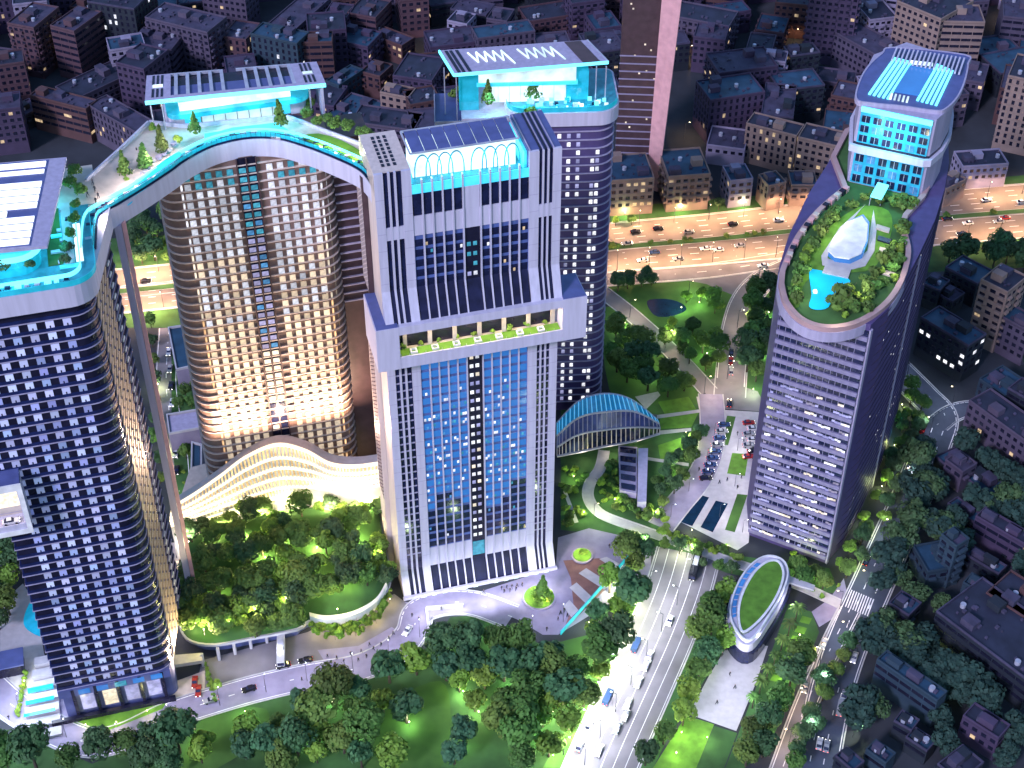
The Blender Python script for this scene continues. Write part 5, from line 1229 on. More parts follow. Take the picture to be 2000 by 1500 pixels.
# the rest of the old town, row behind row
rc = random.Random(11)
keep = [(tw(25,20).x, tw(25,20).y, 40)]
autol = []
def clear_of(x, y, r):
    for q in placed:
        if (q[0]-x)**2+(q[1]-y)**2 < (q[2]*.7+r)**2: return False
    return True
nfill = 0
zones = [(x, y) for y in (-250,-190,-150,-110,-75,-40,-5,25,60,95,130,165,200,235,265,300) for x in range(-60, 2080, 62)]
for (px, py) in zones:
    px += rc.uniform(-24, 24); py += rc.uniform(-12, 12)
    p = at(px, py+60, 0)
    if p.y < 575 or (1190 < px < 1400 and py > 90): continue
    if py > 240 and not (0 < px < 120 or 1380 < px < 1650): continue
    w_, d_ = rc.uniform(13, 30), rc.uniform(11, 19)
    if not clear_of(p.x, p.y, max(w_, d_)*.45): continue
    if (p.x-55)**2+(p.y-583)**2 < 32**2: continue
    h_ = rc.choice((9, 12, 14, 16, 18, 22)) * (1.25 if py < 40 else 1)
    an = R(rc.choice((15, 15, 12, -18, 75)) + rc.uniform(-5, 5))
    ux = Vector((math.cos(an), math.sin(an), 0)); vy = Vector((-ux.y, ux.x, 0)); a = p-ux*w_/2-vy*d_/2
    wm = rc.choice(('wall_purple', 'wall_grey', 'brick_brown', 'wall_rust', 'wall_dark', 'wall_purple', 'wall_grey', 'wall_white'))
    nm_ = {'wall_purple': 'purple grey', 'wall_grey': 'grey', 'brick_brown': 'brown brick', 'wall_rust': 'rust brown', 'wall_dark': 'dark', 'wall_white': 'pale'}[wm]
    t = block(None, None, None, None, h_, wm, rc.choice(('roof_slate', 'roof_grey', 'roof_teal', 'roof_slate')), litp=rc.choice((.01,.04,.09)), world=(a+Vector((0,0,h_)), a+ux*w_+Vector((0,0,h_)), a+vy*d_+Vector((0,0,h_))), hut=rc.choice((0,1,2)))
    autol.append((t, f'{nm_} {"high" if h_ > 17 else "low" if h_ < 11 else "mid height"} town block')); nfill += 1
# ================================================================ trees
def crown_mesh(name, leafm, n, rx, rz, zc, lobes, seed, conic=False, size=.75, trunk=2.5, spread=1.0):
    r = random.Random(seed); b = MB(); L_ = []
    for i in range(lobes):
        if conic:
            t = (i+.5)/lobes; L_.append((r.uniform(-.2,.2), r.uniform(-.2,.2), zc-rz+2*rz*t, rx*(1.05-t)*1.0, rz/lobes*1.9))
        else:
            a = i*2.4+r.random(); q = rx*.52*spread*(0 if i == 0 else r.uniform(.7, 1.1)); L_.append((q*math.cos(a), q*math.sin(a), zc+r.uniform(-.35,.45)*rz, rx*r.uniform(.30,.62), rz*r.uniform(.36,.72)))
    per = n//lobes
    for (x, y, z, a_r, a_z) in L_:
        for k in range(per):
            u = r.uniform(-.75, 1); th = r.uniform(0, 6.283); s = math.sqrt(max(0, 1-u*u)); q = r.uniform(.72, 1.08)
            c = Vector((x+a_r*s*math.cos(th)*q, y+a_r*s*math.sin(th)*q, z+a_z*u*q))
            nrm = Vector((s*math.cos(th)+r.uniform(-.6,.6), s*math.sin(th)+r.uniform(-.6,.6), u+r.uniform(-.3,.8))).normalized()
            t1 = nrm.cross(Vector((r.random(), r.random(), r.random()))).normalized(); t2 = nrm.cross(t1); sz = size*r.uniform(.6, 1.25)
            b.face([c-t1*sz, c-t2*sz*.7, c+t1*sz, c+t2*sz*.7])
    return b.mesh(name, M[leafm])
def trunk_mesh(h, r0=.3, limbs=3, seed=1, top=None):
    r = random.Random(seed); b = MB(); b.cyl(0, 0, 0, h, r0, r0*.55, 7)
    for i in range(limbs):
        a = i*2.1+r.random(); z0 = h*.7; b.bar((0,0,z0), (math.cos(a)*1.4, math.sin(a)*1.4, h+1.2), r0*.5)
    return b.mesh('trunk', M['bark'])
KIND = {}
def reg(k, crowns, trunk, name, cat): KIND[k] = (crowns, trunk, name, cat)
reg('deep', [crown_mesh('crown', 'leaf_deep', 1500, 3.6, 2.9, 5.6, 10, s, size=.43) for s in (1,2,3)], trunk_mesh(4, .3, 3, 1), 'broadleaf_tree', 'tree')
reg('mid', [crown_mesh('crown', 'leaf_mid', 1500, 3.5, 2.9, 5.5, 9, s, size=.43) for s in (4,5,6)], trunk_mesh(4, .3, 3, 2), 'broadleaf_tree', 'tree')
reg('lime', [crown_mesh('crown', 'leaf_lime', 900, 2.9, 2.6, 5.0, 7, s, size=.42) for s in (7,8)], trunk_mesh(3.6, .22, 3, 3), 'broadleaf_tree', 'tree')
reg('teal', [crown_mesh('crown', 'leaf_teal', 1200, 3.5, 2.8, 5.3, 9, s, size=.5) for s in (9,10)], trunk_mesh(4, .3, 3, 4), 'broadleaf_tree', 'tree')
reg('dusk', [crown_mesh('crown', 'leaf_dusk', 900, 3.6, 2.9, 5.6, 8, s, size=.55) for s in (31,32)], trunk_mesh(4, .3, 3, 9), 'broadleaf_tree', 'tree')  # round tree whose leaves carry the painted shade
reg('cone', [crown_mesh('crown', 'leaf_mid', 520, 2.1, 3.2, 4.4, 6, s, True, .5) for s in (11,12)], trunk_mesh(2.6, .2, 0, 5), 'conifer', 'conifer')
reg('shrub', [crown_mesh('leaves', 'leaf_lime', 200, 1.3, .9, 1.0, 4, s, size=.38) for s in (13,14)], trunk_mesh(.6, .1, 2, 6), 'shrub', 'shrub')
reg('shrubd', [crown_mesh('leaves', 'leaf_mid', 200, 1.4, 1.0, 1.1, 4, s, size=.4) for s in (15,16)], trunk_mesh(.6, .1, 2, 7), 'shrub', 'shrub')
def palm_mesh(seed):
    r = random.Random(seed); b = MB()
    for i in range(16):
        a = i*.393+r.uniform(-.1,.1); up = r.uniform(.2, 1.1); prev = Vector((0,0,6.2)); L_ = r.uniform(2.2, 2.8)
        for k in range(4):
            t = (k+1)/4; nx = Vector((math.cos(a)*L_*t, math.sin(a)*L_*t, 6.2+up*math.sin(t*2.2)*1.2-t*t*1.2)); w_ = .55*(1-t*.6); s = Vector((-math.sin(a), math.cos(a), 0))*w_
            b.face([prev-s, nx-s*.8, nx+s*.8, prev+s]); prev = nx
    return b.mesh('crown', M['leaf_mid'])
reg('palm', [palm_mesh(s) for s in (17,18)], trunk_mesh(6.2, .22, 0, 8), 'palm', 'palm')
ADJ = {'dusk': 'shade darkened round tree', 'deep': 'dark green round tree', 'mid': 'mid green round tree', 'lime': 'lime green lamp lit tree', 'teal': 'bluish green round tree', 'cone': 'pointed conifer', 'shrub': 'bright shrub', 'shrubd': 'dark shrub', 'palm': 'palm'}
rt_ = random.Random(21); trees = []; ntree = 0; overflow = {}
def tree(k, x, y, z=0, s=1.0, where=''):
    global ntree
    crowns, trunk, nm, cat = KIND[k]; s *= rt_.uniform(.72, 1.25); rz = rt_.uniform(0, 6.28); cm = rt_.choice(crowns)
    if cat == 'tree':
        ntree += 1
        if ntree > 298: overflow.setdefault(k, []).append((cm, trunk, x, y, z, s, rz)); return
    t = thing(nm, None, cat, (x, y, z), rz, where); t.scale = (s, s, s*rt_.uniform(.9, 1.15))
    link(cm.name.split('.')[0], cm, t); link('trunk', trunk, t); autol.append((t, ADJ[k])); trees.append((x, y))
def scatter(poly, n, kinds, mind, s=1.0, where='', z=0, avoid=True, hz=None):
    P = [at(x, y, z) for x, y in poly]; xs = [p.x for p in P]; ys = [p.y for p in P]; c = 0; tries = 0
    while c < n and tries < n*40:
        tries += 1; x, y = rt_.uniform(min(xs), max(xs)), rt_.uniform(min(ys), max(ys))
        if not inside((x, y), P): continue
        if any((x-a)**2+(y-b)**2 < mind*mind for a, b in trees[-260:]): continue
        if avoid and any(0-4 < (Vector((x-q[3].x, y-q[3].y, 0))).dot(q[4]) < q[6]+2 and -7 < (Vector((x-q[3].x, y-q[3].y, 0))).dot(q[5]) < q[7]+2 for q in placed): continue
        zz = z
        if hz:
            zz = hz(x, y)
            if zz is None: continue
        tree(rt_.choice(kinds), x, y, zz, s, where); c += 1
def T1(k, px, py, z=0, s=1.0, where=''): p = at(px, py, z); tree(k, p.x, p.y, z, s, where)
# big park at the bottom
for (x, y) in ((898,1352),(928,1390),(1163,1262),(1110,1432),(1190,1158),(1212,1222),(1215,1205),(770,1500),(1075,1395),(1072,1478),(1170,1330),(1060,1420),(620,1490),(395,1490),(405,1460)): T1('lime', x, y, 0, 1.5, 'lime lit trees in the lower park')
for (x, y) in ((1166,1220),(905,1450),(888,1492),(795,1412),(1100,1380),(985,1330),(1230,1195),(1040,1330)): T1('teal', x, y, 0, 1.55, 'bluish park trees')
scatter([(560,1395),(850,1300),(885,1262),(985,1262),(1040,1300),(1150,1290),(1185,1240),(1240,1160),(1258,1165),(1228,1235),(1150,1365),(1080,1500),(1000,1512),(960,1420),(880,1340),(800,1330),(760,1400),(700,1470),(560,1512),(510,1470)], 76, ['deep','mid','mid','teal','mid','lime'], 6.0, 1.45, 'trees of the lower park')
scatter([(0,1470),(120,1490),(330,1450),(400,1420),(420,1512),(0,1512)], 12, ['mid','deep'], 7, 1.5, 'trees at the bottom left corner')
scatter([(-10,1060),(35,1060),(45,1140),(10,1230),(-10,1230)], 9, ['mid','lime','deep'], 5.6, 1.4, 'trees left of the bay tower')
scatter([(1225,1065),(1275,1090),(1262,1130),(1215,1120)], 5, ['deep','mid'], 4.5, 1.0, 'trees at the terrace corner')
scatter([(450,1440),(560,1405),(700,1380),(720,1500),(450,1512)], 12, ['mid','teal','deep','lime'], 6.4, 1.3, 'trees of the lower park')
# along the avenue, plaza, roads
scatter([(1398,1160),(1418,1160),(1422,1262),(1350,1390),(1285,1512),(1250,1512),(1345,1290)], 20, ['deep','mid','lime','mid'], 5.6, 1.25, 'trees between avenue and white plaza')
for i in range(7): T1('palm', 1553-i*14, 1215+i*28, 0, .95, 'palms beside the oval hall')
scatter([(1520,1290),(1560,1300),(1530,1400),(1480,1512),(1425,1512),(1470,1390)], 16, ['mid','deep'], 5.2, 1.2, 'trees right of the white plaza')
scatter([(1650,1255),(1655,1280),(1615,1350),(1585,1430),(1560,1512),(1535,1512),(1575,1400),(1620,1300)], 18, ['mid','deep'], 4.2, .85, 'trees between the two right roads')
scatter([(1775,760),(1800,800),(1790,870),(1745,985),(1690,1090),(1645,1140),(1630,1120),(1690,1010),(1735,900),(1755,830)], 26, ['mid','deep','lime'], 4.2, .8, 'trees between the oval tower and the road')
# park in the loop and round the shell
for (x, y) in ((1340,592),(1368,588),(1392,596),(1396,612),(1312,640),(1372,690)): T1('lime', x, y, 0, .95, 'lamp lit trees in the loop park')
scatter([(1200,545),(1270,540),(1275,560),(1190,575)], 7, ['deep'], 4, .85, 'dark trees above the loop park')
scatter([(1275,632),(1320,640),(1400,660),(1412,700),(1385,742),(1330,700),(1290,668)], 11, ['mid','lime','mid'], 4.8, .9, 'trees in the loop park')
scatter([(1190,620),(1240,660),(1320,740),(1345,775),(1290,790),(1240,770),(1190,720)], 15, ['mid','mid','teal'], 5.6, 1.1, 'trees on the round lawn')
scatter([(1460,600),(1510,560),(1530,620),(1510,720),(1480,780),(1455,740),(1452,660)], 15, ['deep','mid'], 5.6, 1.2, 'trees between loop road and oval tower')
scatter([(1300,900),(1355,870),(1375,840),(1372,880),(1340,950),(1290,1010),(1275,960)], 12, ['mid','deep'], 4.2, .75, 'garden trees along the promenade')
scatter([(1100,905),(1150,925),(1120,980),(1160,1030),(1110,1030),(1098,960)], 14, ['shrub','shrubd'], 2.2, 1.2, 'shrubs beside the garden path')
scatter([(1185,910),(1205,900),(1205,970),(1290,1000),(1300,1020),(1235,1010),(1180,990),(1165,965)], 26, ['shrub','shrubd'], 2.0, 1.3, 'shrubs inside the path bend')
scatter([(1290,1030),(1440,1085),(1450,1100),(1400,1085),(1290,1045)], 26, ['shrub','shrubd'], 2.0, 1.2, 'shrubs in front of the reflecting pools')
scatter([(1200,1045),(1290,1065),(1440,1120),(1430,1130),(1280,1082)], 14, ['mid','deep'], 4, .6, 'small trees below the garden path')
scatter([(1550,1080),(1600,1110),(1625,1120),(1640,1150),(1600,1170),(1560,1150),(1545,1110)], 12, ['mid','shrub'], 3.4, .8, 'shrubs at the oval tower foot')
# highway verges and gaps between the towers
scatter([(1190,430),(1400,405),(1590,385),(1595,398),(1400,418),(1195,445)], 22, ['mid','deep','lime'], 4.5, .7, 'trees on the highway verge')
scatter([(240,430),(335,420),(335,520),(245,525)], 14, ['deep','mid','deep'], 5, 1.1, 'dark trees seen through the bridge arch')
scatter([(662,400),(720,380),(725,470),(680,500)], 7, ['mid','deep'], 5, .9, 'trees in the gap left of the slab tower')
scatter([(668,600),(722,590),(718,640),(690,650)], 5, ['deep','mid'], 5, .9, 'trees beside the elevated road')
for i in range(9): T1('deep' if i % 2 else 'mid', 296+i*2.2, 640+i*38, 0, .75, 'street trees left of the residential tower')
scatter([(340,900),(392,890),(392,1000),(350,1000)], 6, ['mid','shrub'], 4, .8, 'courtyard trees by the wave hall')
scatter([(345,770),(388,760),(385,800),(345,800)], 4, ['mid'], 4, .8, 'courtyard trees by the annex')
for i in range(46):
    p = md[int(len(md)*.30)+int(i*(len(md)*.66)/46)]; q = md[min(len(md)-1, int(len(md)*.30)+int(i*(len(md)*.66)/46)+1)]; p = p.lerp(q, rt_.random())
    if i % 5: tree('shrubd', p.x, p.y, .3, 1.0, 'clipped shrubs along the highway median')
scatter([(1830,505),(2000,495),(2000,540),(1930,520),(1850,515)], 10, ['deep'], 5.5, 1.2, 'dark trees below the highway at the right')
# hill on the podium
scatter([(340,1240),(400,1280),(590,1245),(735,1190),(775,1130),(775,1030),(600,1030),(480,1040),(385,1040),(340,1110)], 112, ['deep','mid','mid','lime'], 3.6, 1.0, 'trees of the planted podium', 6, False, lambda x, y: (lambda h: None if h is None or (inside((x, y), [at(*p, 6) for p in ((560,1260),(600,1200),(740,1150),(780,1200),(600,1290))])) else h-.3)(hill_z(x, y)))
scatter([(605,1235),(640,1248),(700,1240),(750,1200),(765,1160),(760,1150),(735,1195),(690,1222),(640,1232),(606,1222)], 44, ['gold'] if 'gold' in KIND else ['shrub'], 1.5, 1.25, 'golden lit shrubs under the curved parapet', 4, False)
# dark wood on the right
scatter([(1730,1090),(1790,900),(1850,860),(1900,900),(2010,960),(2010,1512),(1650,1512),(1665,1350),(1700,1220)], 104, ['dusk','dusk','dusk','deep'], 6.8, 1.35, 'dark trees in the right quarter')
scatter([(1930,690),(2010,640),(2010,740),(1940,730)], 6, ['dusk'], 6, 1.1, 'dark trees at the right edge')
for (x, y) in ((1780,1262),(1800,1275),(1815,1295),(1770,1285)): T1('lime', x, y, 0, .9, 'two lamp lit trees in the dark wood')
# roofs
for (x, y, s) in ((245,348,1.0),(285,330,1.0),(318,300,1.0),(350,285,1.1),(248,330,.9),(382,262,.9),(549,248,.9),(300,262,1.15),(248,360,.8)): T1('cone' if x not in (248, 300, 350) else 'lime', x, y, 152.0, s*(.95 if x not in (248, 300, 350) else .5), 'conifers on the sky bridge terrace')
for (x, y) in ((608,215),(600,240),(620,250),(640,245),(655,258),(680,262),(705,272),(720,280)): T1('mid', x, y, 150.4, .55, 'small trees on the sky bridge right end')
for (x, y) in ((150,350),(140,375),(160,385),(150,410),(148,440),(140,470)): T1('mid', x, y, 155.7, .45, 'roof terrace trees')
for (x, y) in ((12,538),(62,530),(130,520),(135,500)): T1('deep', x, y, 155.7, .55, 'round dark roof terrace trees')
for (x, y, s) in ((953,205,.9),(1107,180,1),(1040,195,1.1)): T1('cone', x, y, 124.3, s, 'conifers before the zigzag pavilion')
for (x, y, k) in ((1035,225,'shrub'),(1022,235,'shrub'),(1012,240,'shrub'),(1032,238,'shrub'),(885,190,'shrubd'),(900,180,'shrubd'),(915,190,'shrubd'),(905,200,'shrubd')): T1(k, x, y, 124.3 if x > 950 else 119.7, 1.6, 'shrubs on the zigzag pavilion terrace')
scatter([(1545,585),(1555,520),(1600,440),(1650,395),(1668,402),(1620,440),(1580,500),(1565,560),(1560,600)], 20, ['shrubd','shrub','shrubd'], 2.0, 1.35, 'shrubs on the left side of the roof garden', ZG+.3, False)
scatter([(1660,560),(1700,540),(1745,470),(1760,420),(1770,450),(1762,520),(1730,575),(1680,620),(1640,628),(1640,600)], 32, ['shrubd','shrubd','shrub'], 2.0, 1.4, 'shrubs on the right side of the roof garden', ZG+.3, False)
scatter([(1680,380),(1720,388),(1790,395),(1770,412),(1735,402),(1690,396)], 10, ['shrubd'], 2.0, 1.3, 'shrubs at the foot of the glazed block', ZG+.3, False)
for (x, y) in ((1640,590),(1655,600),(1628,598)): T1('shrubd', x, y, ZG+.3, 2.2, 'tree clump by the roof pool')
for k in range(9): a = k*2.4; r_ = 1+(k % 3)*1.2; tree('cone' if k == 0 else 'shrub', P1_.x+r_*math.cos(a), P1_.y+r_*math.sin(a), .7, .9 if k else 1.1, 'planting in the large round planter')
for k in range(3): tree('shrub', P2_.x-.5+k*.7, P2_.y+.3*k, .7, .8, 'planting in the smaller round planter')
for i in range(9): p = tw(5+i*5.1, 3.9, 99.1); tree('shrub', p.x, p.y, 99.1, .9, 'shrubs in the sky garden band')
for i in range(8): p = at(402+i*2.5, 1300+i*10); tree('shrub', p.x, p.y, .2, .8, 'narrow hedge by the drive bays')
for i in range(10): p = at(50-i*1.6, 1318+i*9); tree('shrub', p.x, p.y, .2, .8, 'hedge island left of the bay tower')
T1('lime', 425, 1350, 0, .6, 'hedge by the drive bays')
for (x, y) in ((475,1120),(588,1170),(430,1240)): pass
for k, lst in overflow.items():
    b = MB()
    for cm, trm, x, y, z, s, rz in lst:
        c_, s_ = math.cos(rz)*s, math.sin(rz)*s
        for me_ in (cm,):
            n = len(b.v); b.v += [(x+v.co.x*c_-v.co.y*s_, y+v.co.x*s_+v.co.y*c_, z+v.co.z*s) for v in me_.vertices]
            b.f += [tuple(n+i for i in p.vertices) for p in me_.polygons]; b.m += [0]*len(me_.polygons)
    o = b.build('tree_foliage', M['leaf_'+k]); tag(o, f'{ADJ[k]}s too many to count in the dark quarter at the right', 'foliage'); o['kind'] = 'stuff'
# ================================================================ vehicles
def car_parts(paint, long=4.4, h=1.45, name='car'):
    P = {}
    def sh(prof, w0, w1):
        b = MB(); n = len(prof); A = [(x, -w0 if z < .8 else -w1, z) for x, z in prof]; B = [(x, w0 if z < .8 else w1, z) for x, z in prof]
        b.loft([A, B], close=True); b.face(A[::-1]); b.face(B); return b
    l = long/2
    P['body'] = (sh([(-l,.35),(l,.35),(l,.7),(l*.9,.85),(l*.35,.92),(-l*.72,.95),(-l,.85)], .88, .84), paint)
    P['cabin'] = (sh([(l*.38,.9),(l*.12,h),(-l*.5,h),(-l*.78,.93)], .84, .70), 'glass_navy')
    P['roof'] = (MB().box(-l*.46, -.66, h-.02, l*.1, .66, h+.05), paint)
    return P
def make_vehicle(name, lab, cat, paint, kind, loc, rz):
    t = thing(name, lab, cat, loc, rz)
    return t
VM = {}
for pn_, pc in (('car_white', (.75,.75,.76)), ('car_black', (.015,.015,.02)), ('car_silver', (.35,.36,.38)), ('car_red', (.35,.02,.02)), ('car_blue', (.04,.08,.2))): mat(pn_, pc, .25, .2, var=.02, spec=.7)
wheel = MB(); wheel.cyl(0,0,-.12,.12,.33,.33,10); wheel_me = wheel.mesh('wheel', M['rubber'])
hl = MB().box(-.03,-.16,-.07,.04,.16,.07).mesh('headlight', M['headlight']); tlm = MB().box(-.04,-.16,-.07,.03,.16,.07).mesh('taillight', M['taillight'])
def vehicle(kind, paint):
    key = (kind, paint)
    if key in VM: return VM[key]
    if kind == 'car': parts = [(k, b.mesh(k, M[m])) for k, (b, m) in car_parts(paint).items()]; wl_, ax = 2.2, 1.35
    elif kind == 'van':
        parts = [('body', MB().prism([(-2.6,-.95),(2.3,-.95),(2.6,-.8),(2.6,.8),(2.3,.95),(-2.6,.95)], .4, 2.2).mesh('body', M[paint])), ('windscreen', MB().bar((2.62,0,1.5),(2.45,0,2.05),1.6,.08).mesh('windscreen', M['glass_navy'])), ('side_window', MB().box(-.5,-.98,1.3,2.1,.98,1.9).mesh('side_window', M['glass_navy']))]; wl_, ax = 2.6, 1.6
    else:
        parts = [('body', MB().prism([(-5.5,-1.2),(5.4,-1.2),(5.6,-1.0),(5.6,1.0),(5.4,1.2),(-5.5,1.2)], .45, 3.0).mesh('body', M[paint])), ('side_window', MB().box(-5.2,-1.23,1.5,5.0,1.23,2.5).mesh('side_window', M['glass_navy'])), ('windscreen', MB().box(5.55,-1,1.3,5.66,1,2.6).mesh('windscreen', M['glass_navy'])), ('roof_unit', MB().box(-3,-.8,3.0,1,.8,3.3).mesh('roof_unit', M['metal']))]; wl_, ax = 5.5, 3.6
    VM[key] = (parts, wl_, ax); return VM[key]
ncar = 0
def put(kind, paint, p, d, where, z=.1, lights=True):
    global ncar
    parts, l, ax = vehicle(kind, paint); nm = {'car': 'car', 'van': 'van', 'bus': 'bus'}[kind]
    t = thing(nm, None, nm, (p.x, p.y, z), math.atan2(d.y, d.x), where)
    for k, me_ in parts: link(k, me_, t)
    for sx in (-ax, ax):
        for sy in (-.82, .82):
            o = link('wheel', wheel_me, t, (sx, sy*(1.25 if kind == 'bus' else 1), .33)); o.rotation_euler = (R(90), 0, 0)
    if lights:
        e = {'car': 2.2, 'van': 2.6, 'bus': 5.6}[kind]
        for sy in (-.6, .6): link('headlight', hl, t, (e, sy, .68)); link('taillight', tlm, t, (-e, sy, .74))
    autol.append((t, f'{paint.split("_")[1]} {nm}')); ncar += 1; return t
cr_ = random.Random(5)
def along(pts, s):
    acc = 0
    for a, b in zip(pts[:-1], pts[1:]):
        L_ = (b-a).length
        if acc+L_ >= s: return a.lerp(b, (s-acc)/L_), (b-a).normalized()
        acc += L_
    return pts[-1], (pts[-1]-pts[-2]).normalized()
def on_px(pts, px, py, offs, rev, kind='car', paint='car_white', where='', z=.1):
    g_ = at(px, py); best = min(range(len(pts)-1), key=lambda i: (pts[i]-g_).length); d = (pts[best+1]-pts[best]).normalized()
    put(kind, paint, Vector((g_.x, g_.y, 0)), -d if rev else d, where, z)
# on the highway
for x, y, pnt, rev, pts in ((1241,455,'car_black',0,up),(1285,449,'car_black',0,up),(1431,440,'car_black',0,up),(1255,511,'car_white',1,lo),(1278,495,'car_blue',1,lo),(1325,508,'car_silver',1,lo),(1403,490,'car_white',1,lo),(1490,521,'car_white',1,lo),(1378,488,'car_white',1,lo),(1445,482,'car_silver',1,lo),
    (1926,393,'car_white',0,up),(1995,397,'car_white',0,up),(1850,430,'car_black',0,up),(1890,438,'car_white',1,lo),(1950,435,'car_silver',1,lo),(1962,428,'car_red',1,lo),(1878,459,'car_black',1,lo),(700,528,'car_silver',0,up),(285,551,'car_black',0,up),(1345,455,'car_silver',0,up),(1520,432,'car_white',0,up),(1560,452,'car_black',1,lo),(1225,478,'car_silver',1,lo)):
    on_px(pts, x, y, 0, rev, 'car', pnt, 'cars on the highway')
# on the avenue
for x, y, kd, pnt, rev in ((1308,1215,'car','car_white',0),(1242,1265,'van','car_blue',1),(1268,1284,'car','car_white',0),(1262,1302,'car','car_silver',0),(1247,1335,'car','car_white',0),(1226,1378,'car','car_white',0),(1222,1400,'car','car_silver',0),(1187,1367,'van','car_blue',1),(1205,1425,'car','car_silver',0),(1150,1420,'car','car_white',1),(1132,1460,'car','car_silver',1),(1170,1468,'car','car_white',0),(1357,1112,'bus','car_black',0)):
    on_px(big, x, y, 0, rev, kd, pnt, 'vehicles on the wide avenue')
# right road
for x, y, kd, pnt, rev in ((1692,1098,'car','car_black',1),(1608,1260,'car','car_white',0),(1668,1287,'car','car_white',0),(1645,1370,'car','car_white',1),(1640,1388,'van','car_silver',1),(1648,1362,'car','car_silver',0),(1600,1455,'car','car_white',1),(1614,1460,'car','car_silver',1),(1803,838,'car','car_red',1),(1797,850,'car','car_red',1),(1790,872,'car','car_red',1),(1783,908,'car','car_white',0),(1778,925,'car','car_silver',0),(1770,945,'car','car_white',0),(1572,1345,'car','car_silver',0)):
    on_px(rt, x, y, 0, rev, kd, pnt, 'vehicles on the right road')
# loop road, square, drive
for x, y, pnt, rev in ((1428,692,'car_black',0),(1427,708,'car_red',0),(1428,728,'car_silver',1),(1424,790,'car_black',1)): on_px(loop, x, y, 0, rev, 'car', pnt, 'cars on the loop road', .12)
for i in range(9):
    p = at(1414-i*4.5, 832+i*13); put('car', cr_.choice(['car_black','car_silver','car_blue']), p, Vector((1,.1,0)), 'cars parked along the square', .08)
for i in range(7):
    p = at(1462+(i % 2)*9, 828+i*11); put('car', cr_.choice(['car_silver','car_white','car_black','car_red']), p, Vector((1,.1,0)), 'cars parked on the right of the square', .08)
on_px(drive, 796, 1234, 0, 0, 'car', 'car_white', 'cars on the curving drive'); on_px(drive, 597, 1292, 0, 0, 'car', 'car_black', 'cars on the curving drive'); on_px(drive, 554, 1302, 0, 0, 'car', 'car_black', 'cars on the curving drive')
on_px(drive, 487, 1348, 0, 0, 'car', 'car_black', 'cars on the curving drive'); on_px(drive, 412, 1370, 0, 0, 'car', 'car_silver', 'cars on the curving drive'); put('bus', 'car_white', at(550,1278), Vector((.1,-1,0)), 'cars on the curving drive')
for (x, y) in ((381,1335),(388,1352)): put('car', 'car_red', at(x, y), Vector((.1,-1,0)), 'red cars by the gate')
for u_ in (-111.5, -104.5): put('car', 'car_white' if u_ > -105 else 'car_silver', tw(u_, LV-3.4), Vector((TCO,TSI,0)), 'cars on the projecting carpark', 85.62)
for i in range(8): put('car', cr_.choice(['car_white','car_silver','car_black']), at(330+i*2.2, 690+i*33), Vector((.05,-1,0)), 'cars on the service street')
# ================================================================ people
def person_mesh(seed):
    r = random.Random(seed); st = r.uniform(.12,.32); me_ = bpy.data.meshes.new('figure')
    V = [(0,0,.95),(0,0,1.2),(0,0,1.42),(0,0,1.52),(0,0,1.68),(.1,0,.9),(.1,st,.5),(.1,st*.6,.05),(-.1,0,.9),(-.1,-st,.5),(-.1,-st*1.3,.05),(.2,0,1.4),(.26,-st*.6,1.12),(.26,-st,.88),(-.2,0,1.4),(-.26,st*.6,1.12),(-.26,st,.88)]
    E_ = [(0,1),(1,2),(2,3),(3,4),(0,5),(5,6),(6,7),(0,8),(8,9),(9,10),(2,11),(11,12),(12,13),(2,14),(14,15),(15,16)]
    rad = [.15,.16,.17,.07,.11,.1,.075,.06,.1,.075,.06,.07,.05,.04,.07,.05,.04]
    b = MB()
    for a, c in E_:
        pa, pc = Vector(V[a]), Vector(V[c]); d = (pc-pa).normalized(); x = d.cross(Vector((.3,.9,.2))).normalized(); y = d.cross(x)
        rows = []
        for p_, q_ in ((pa, rad[a]), (pc, rad[c])): rows.append([tuple(p_+(x*math.cos(k*1.0472)+y*math.sin(k*1.0472))*q_) for k in range(6)])
        b.loft(rows, close=True); b.face(rows[1])
    return b
PM = [person_mesh(s).mesh('person', M['person_dark']) for s in range(5)]
headm = MB(); headm.cyl(0,0,1.55,1.64,.07,.11,8); headm.cyl(0,0,1.64,1.8,.11,.06,8); head_me = headm.mesh('head', M['person_skin'])
def person(px, py, z=0.1, where=''):
    p = at(px, py, z); t = link('person', cr_.choice(PM), None, p, cr_.uniform(0, 6.28)); t.scale = (1.15,)*3; tag(t, None, 'person', where); link('head', head_me, t); autol.append((t, 'person in dark clothes'))
for (x, y) in ((640,1285),(658,1288),(672,1295),(685,1280),(700,1292),(716,1285),(730,1270),(745,1262),(760,1250),(768,1240),(805,1205),(818,1212),(655,1300),(706,1275),(722,1262)): person(x, y, .12, 'people walking on the curved pavement')
for (x, y) in ((862,1192),(945,1160),(980,1152),(990,1150),(1000,1149),(1010,1147),(1020,1145),(985,1158),(996,1156),(1008,1153),(1095,1200),(1102,1195),(1108,1205),(1090,1212),(1068,1232),(1190,1070),(1075,1180)): person(x, y, .08, 'people on the forecourt')
for (x, y) in ((332,1125),(338,1135),(346,1118),(350,1128),(336,1150),(343,1165),(352,1100),(347,1092),(330,1090),(340,1108),(355,1112),(348,1140)): person(x, y, .08, 'people in the lane beside the podium')
for (x, y) in ((18,1405),(88,1428),(352,1395),(371,1393),(340,1410),(200,1450),(590,1330),(620,1322)): person(x, y, .1, 'people near the bay tower drive')
for (x, y) in ((1425,1320),(1435,1345),(1400,1375),(1392,1300),(1410,1282)): person(x, y, .08, 'people on the white plaza')
for (x, y) in ((1440,850),(1452,865),(1405,945),(1390,930),(1420,940),(1365,920),(1448,935),(1440,955)): person(x, y, .1, 'people on the square')
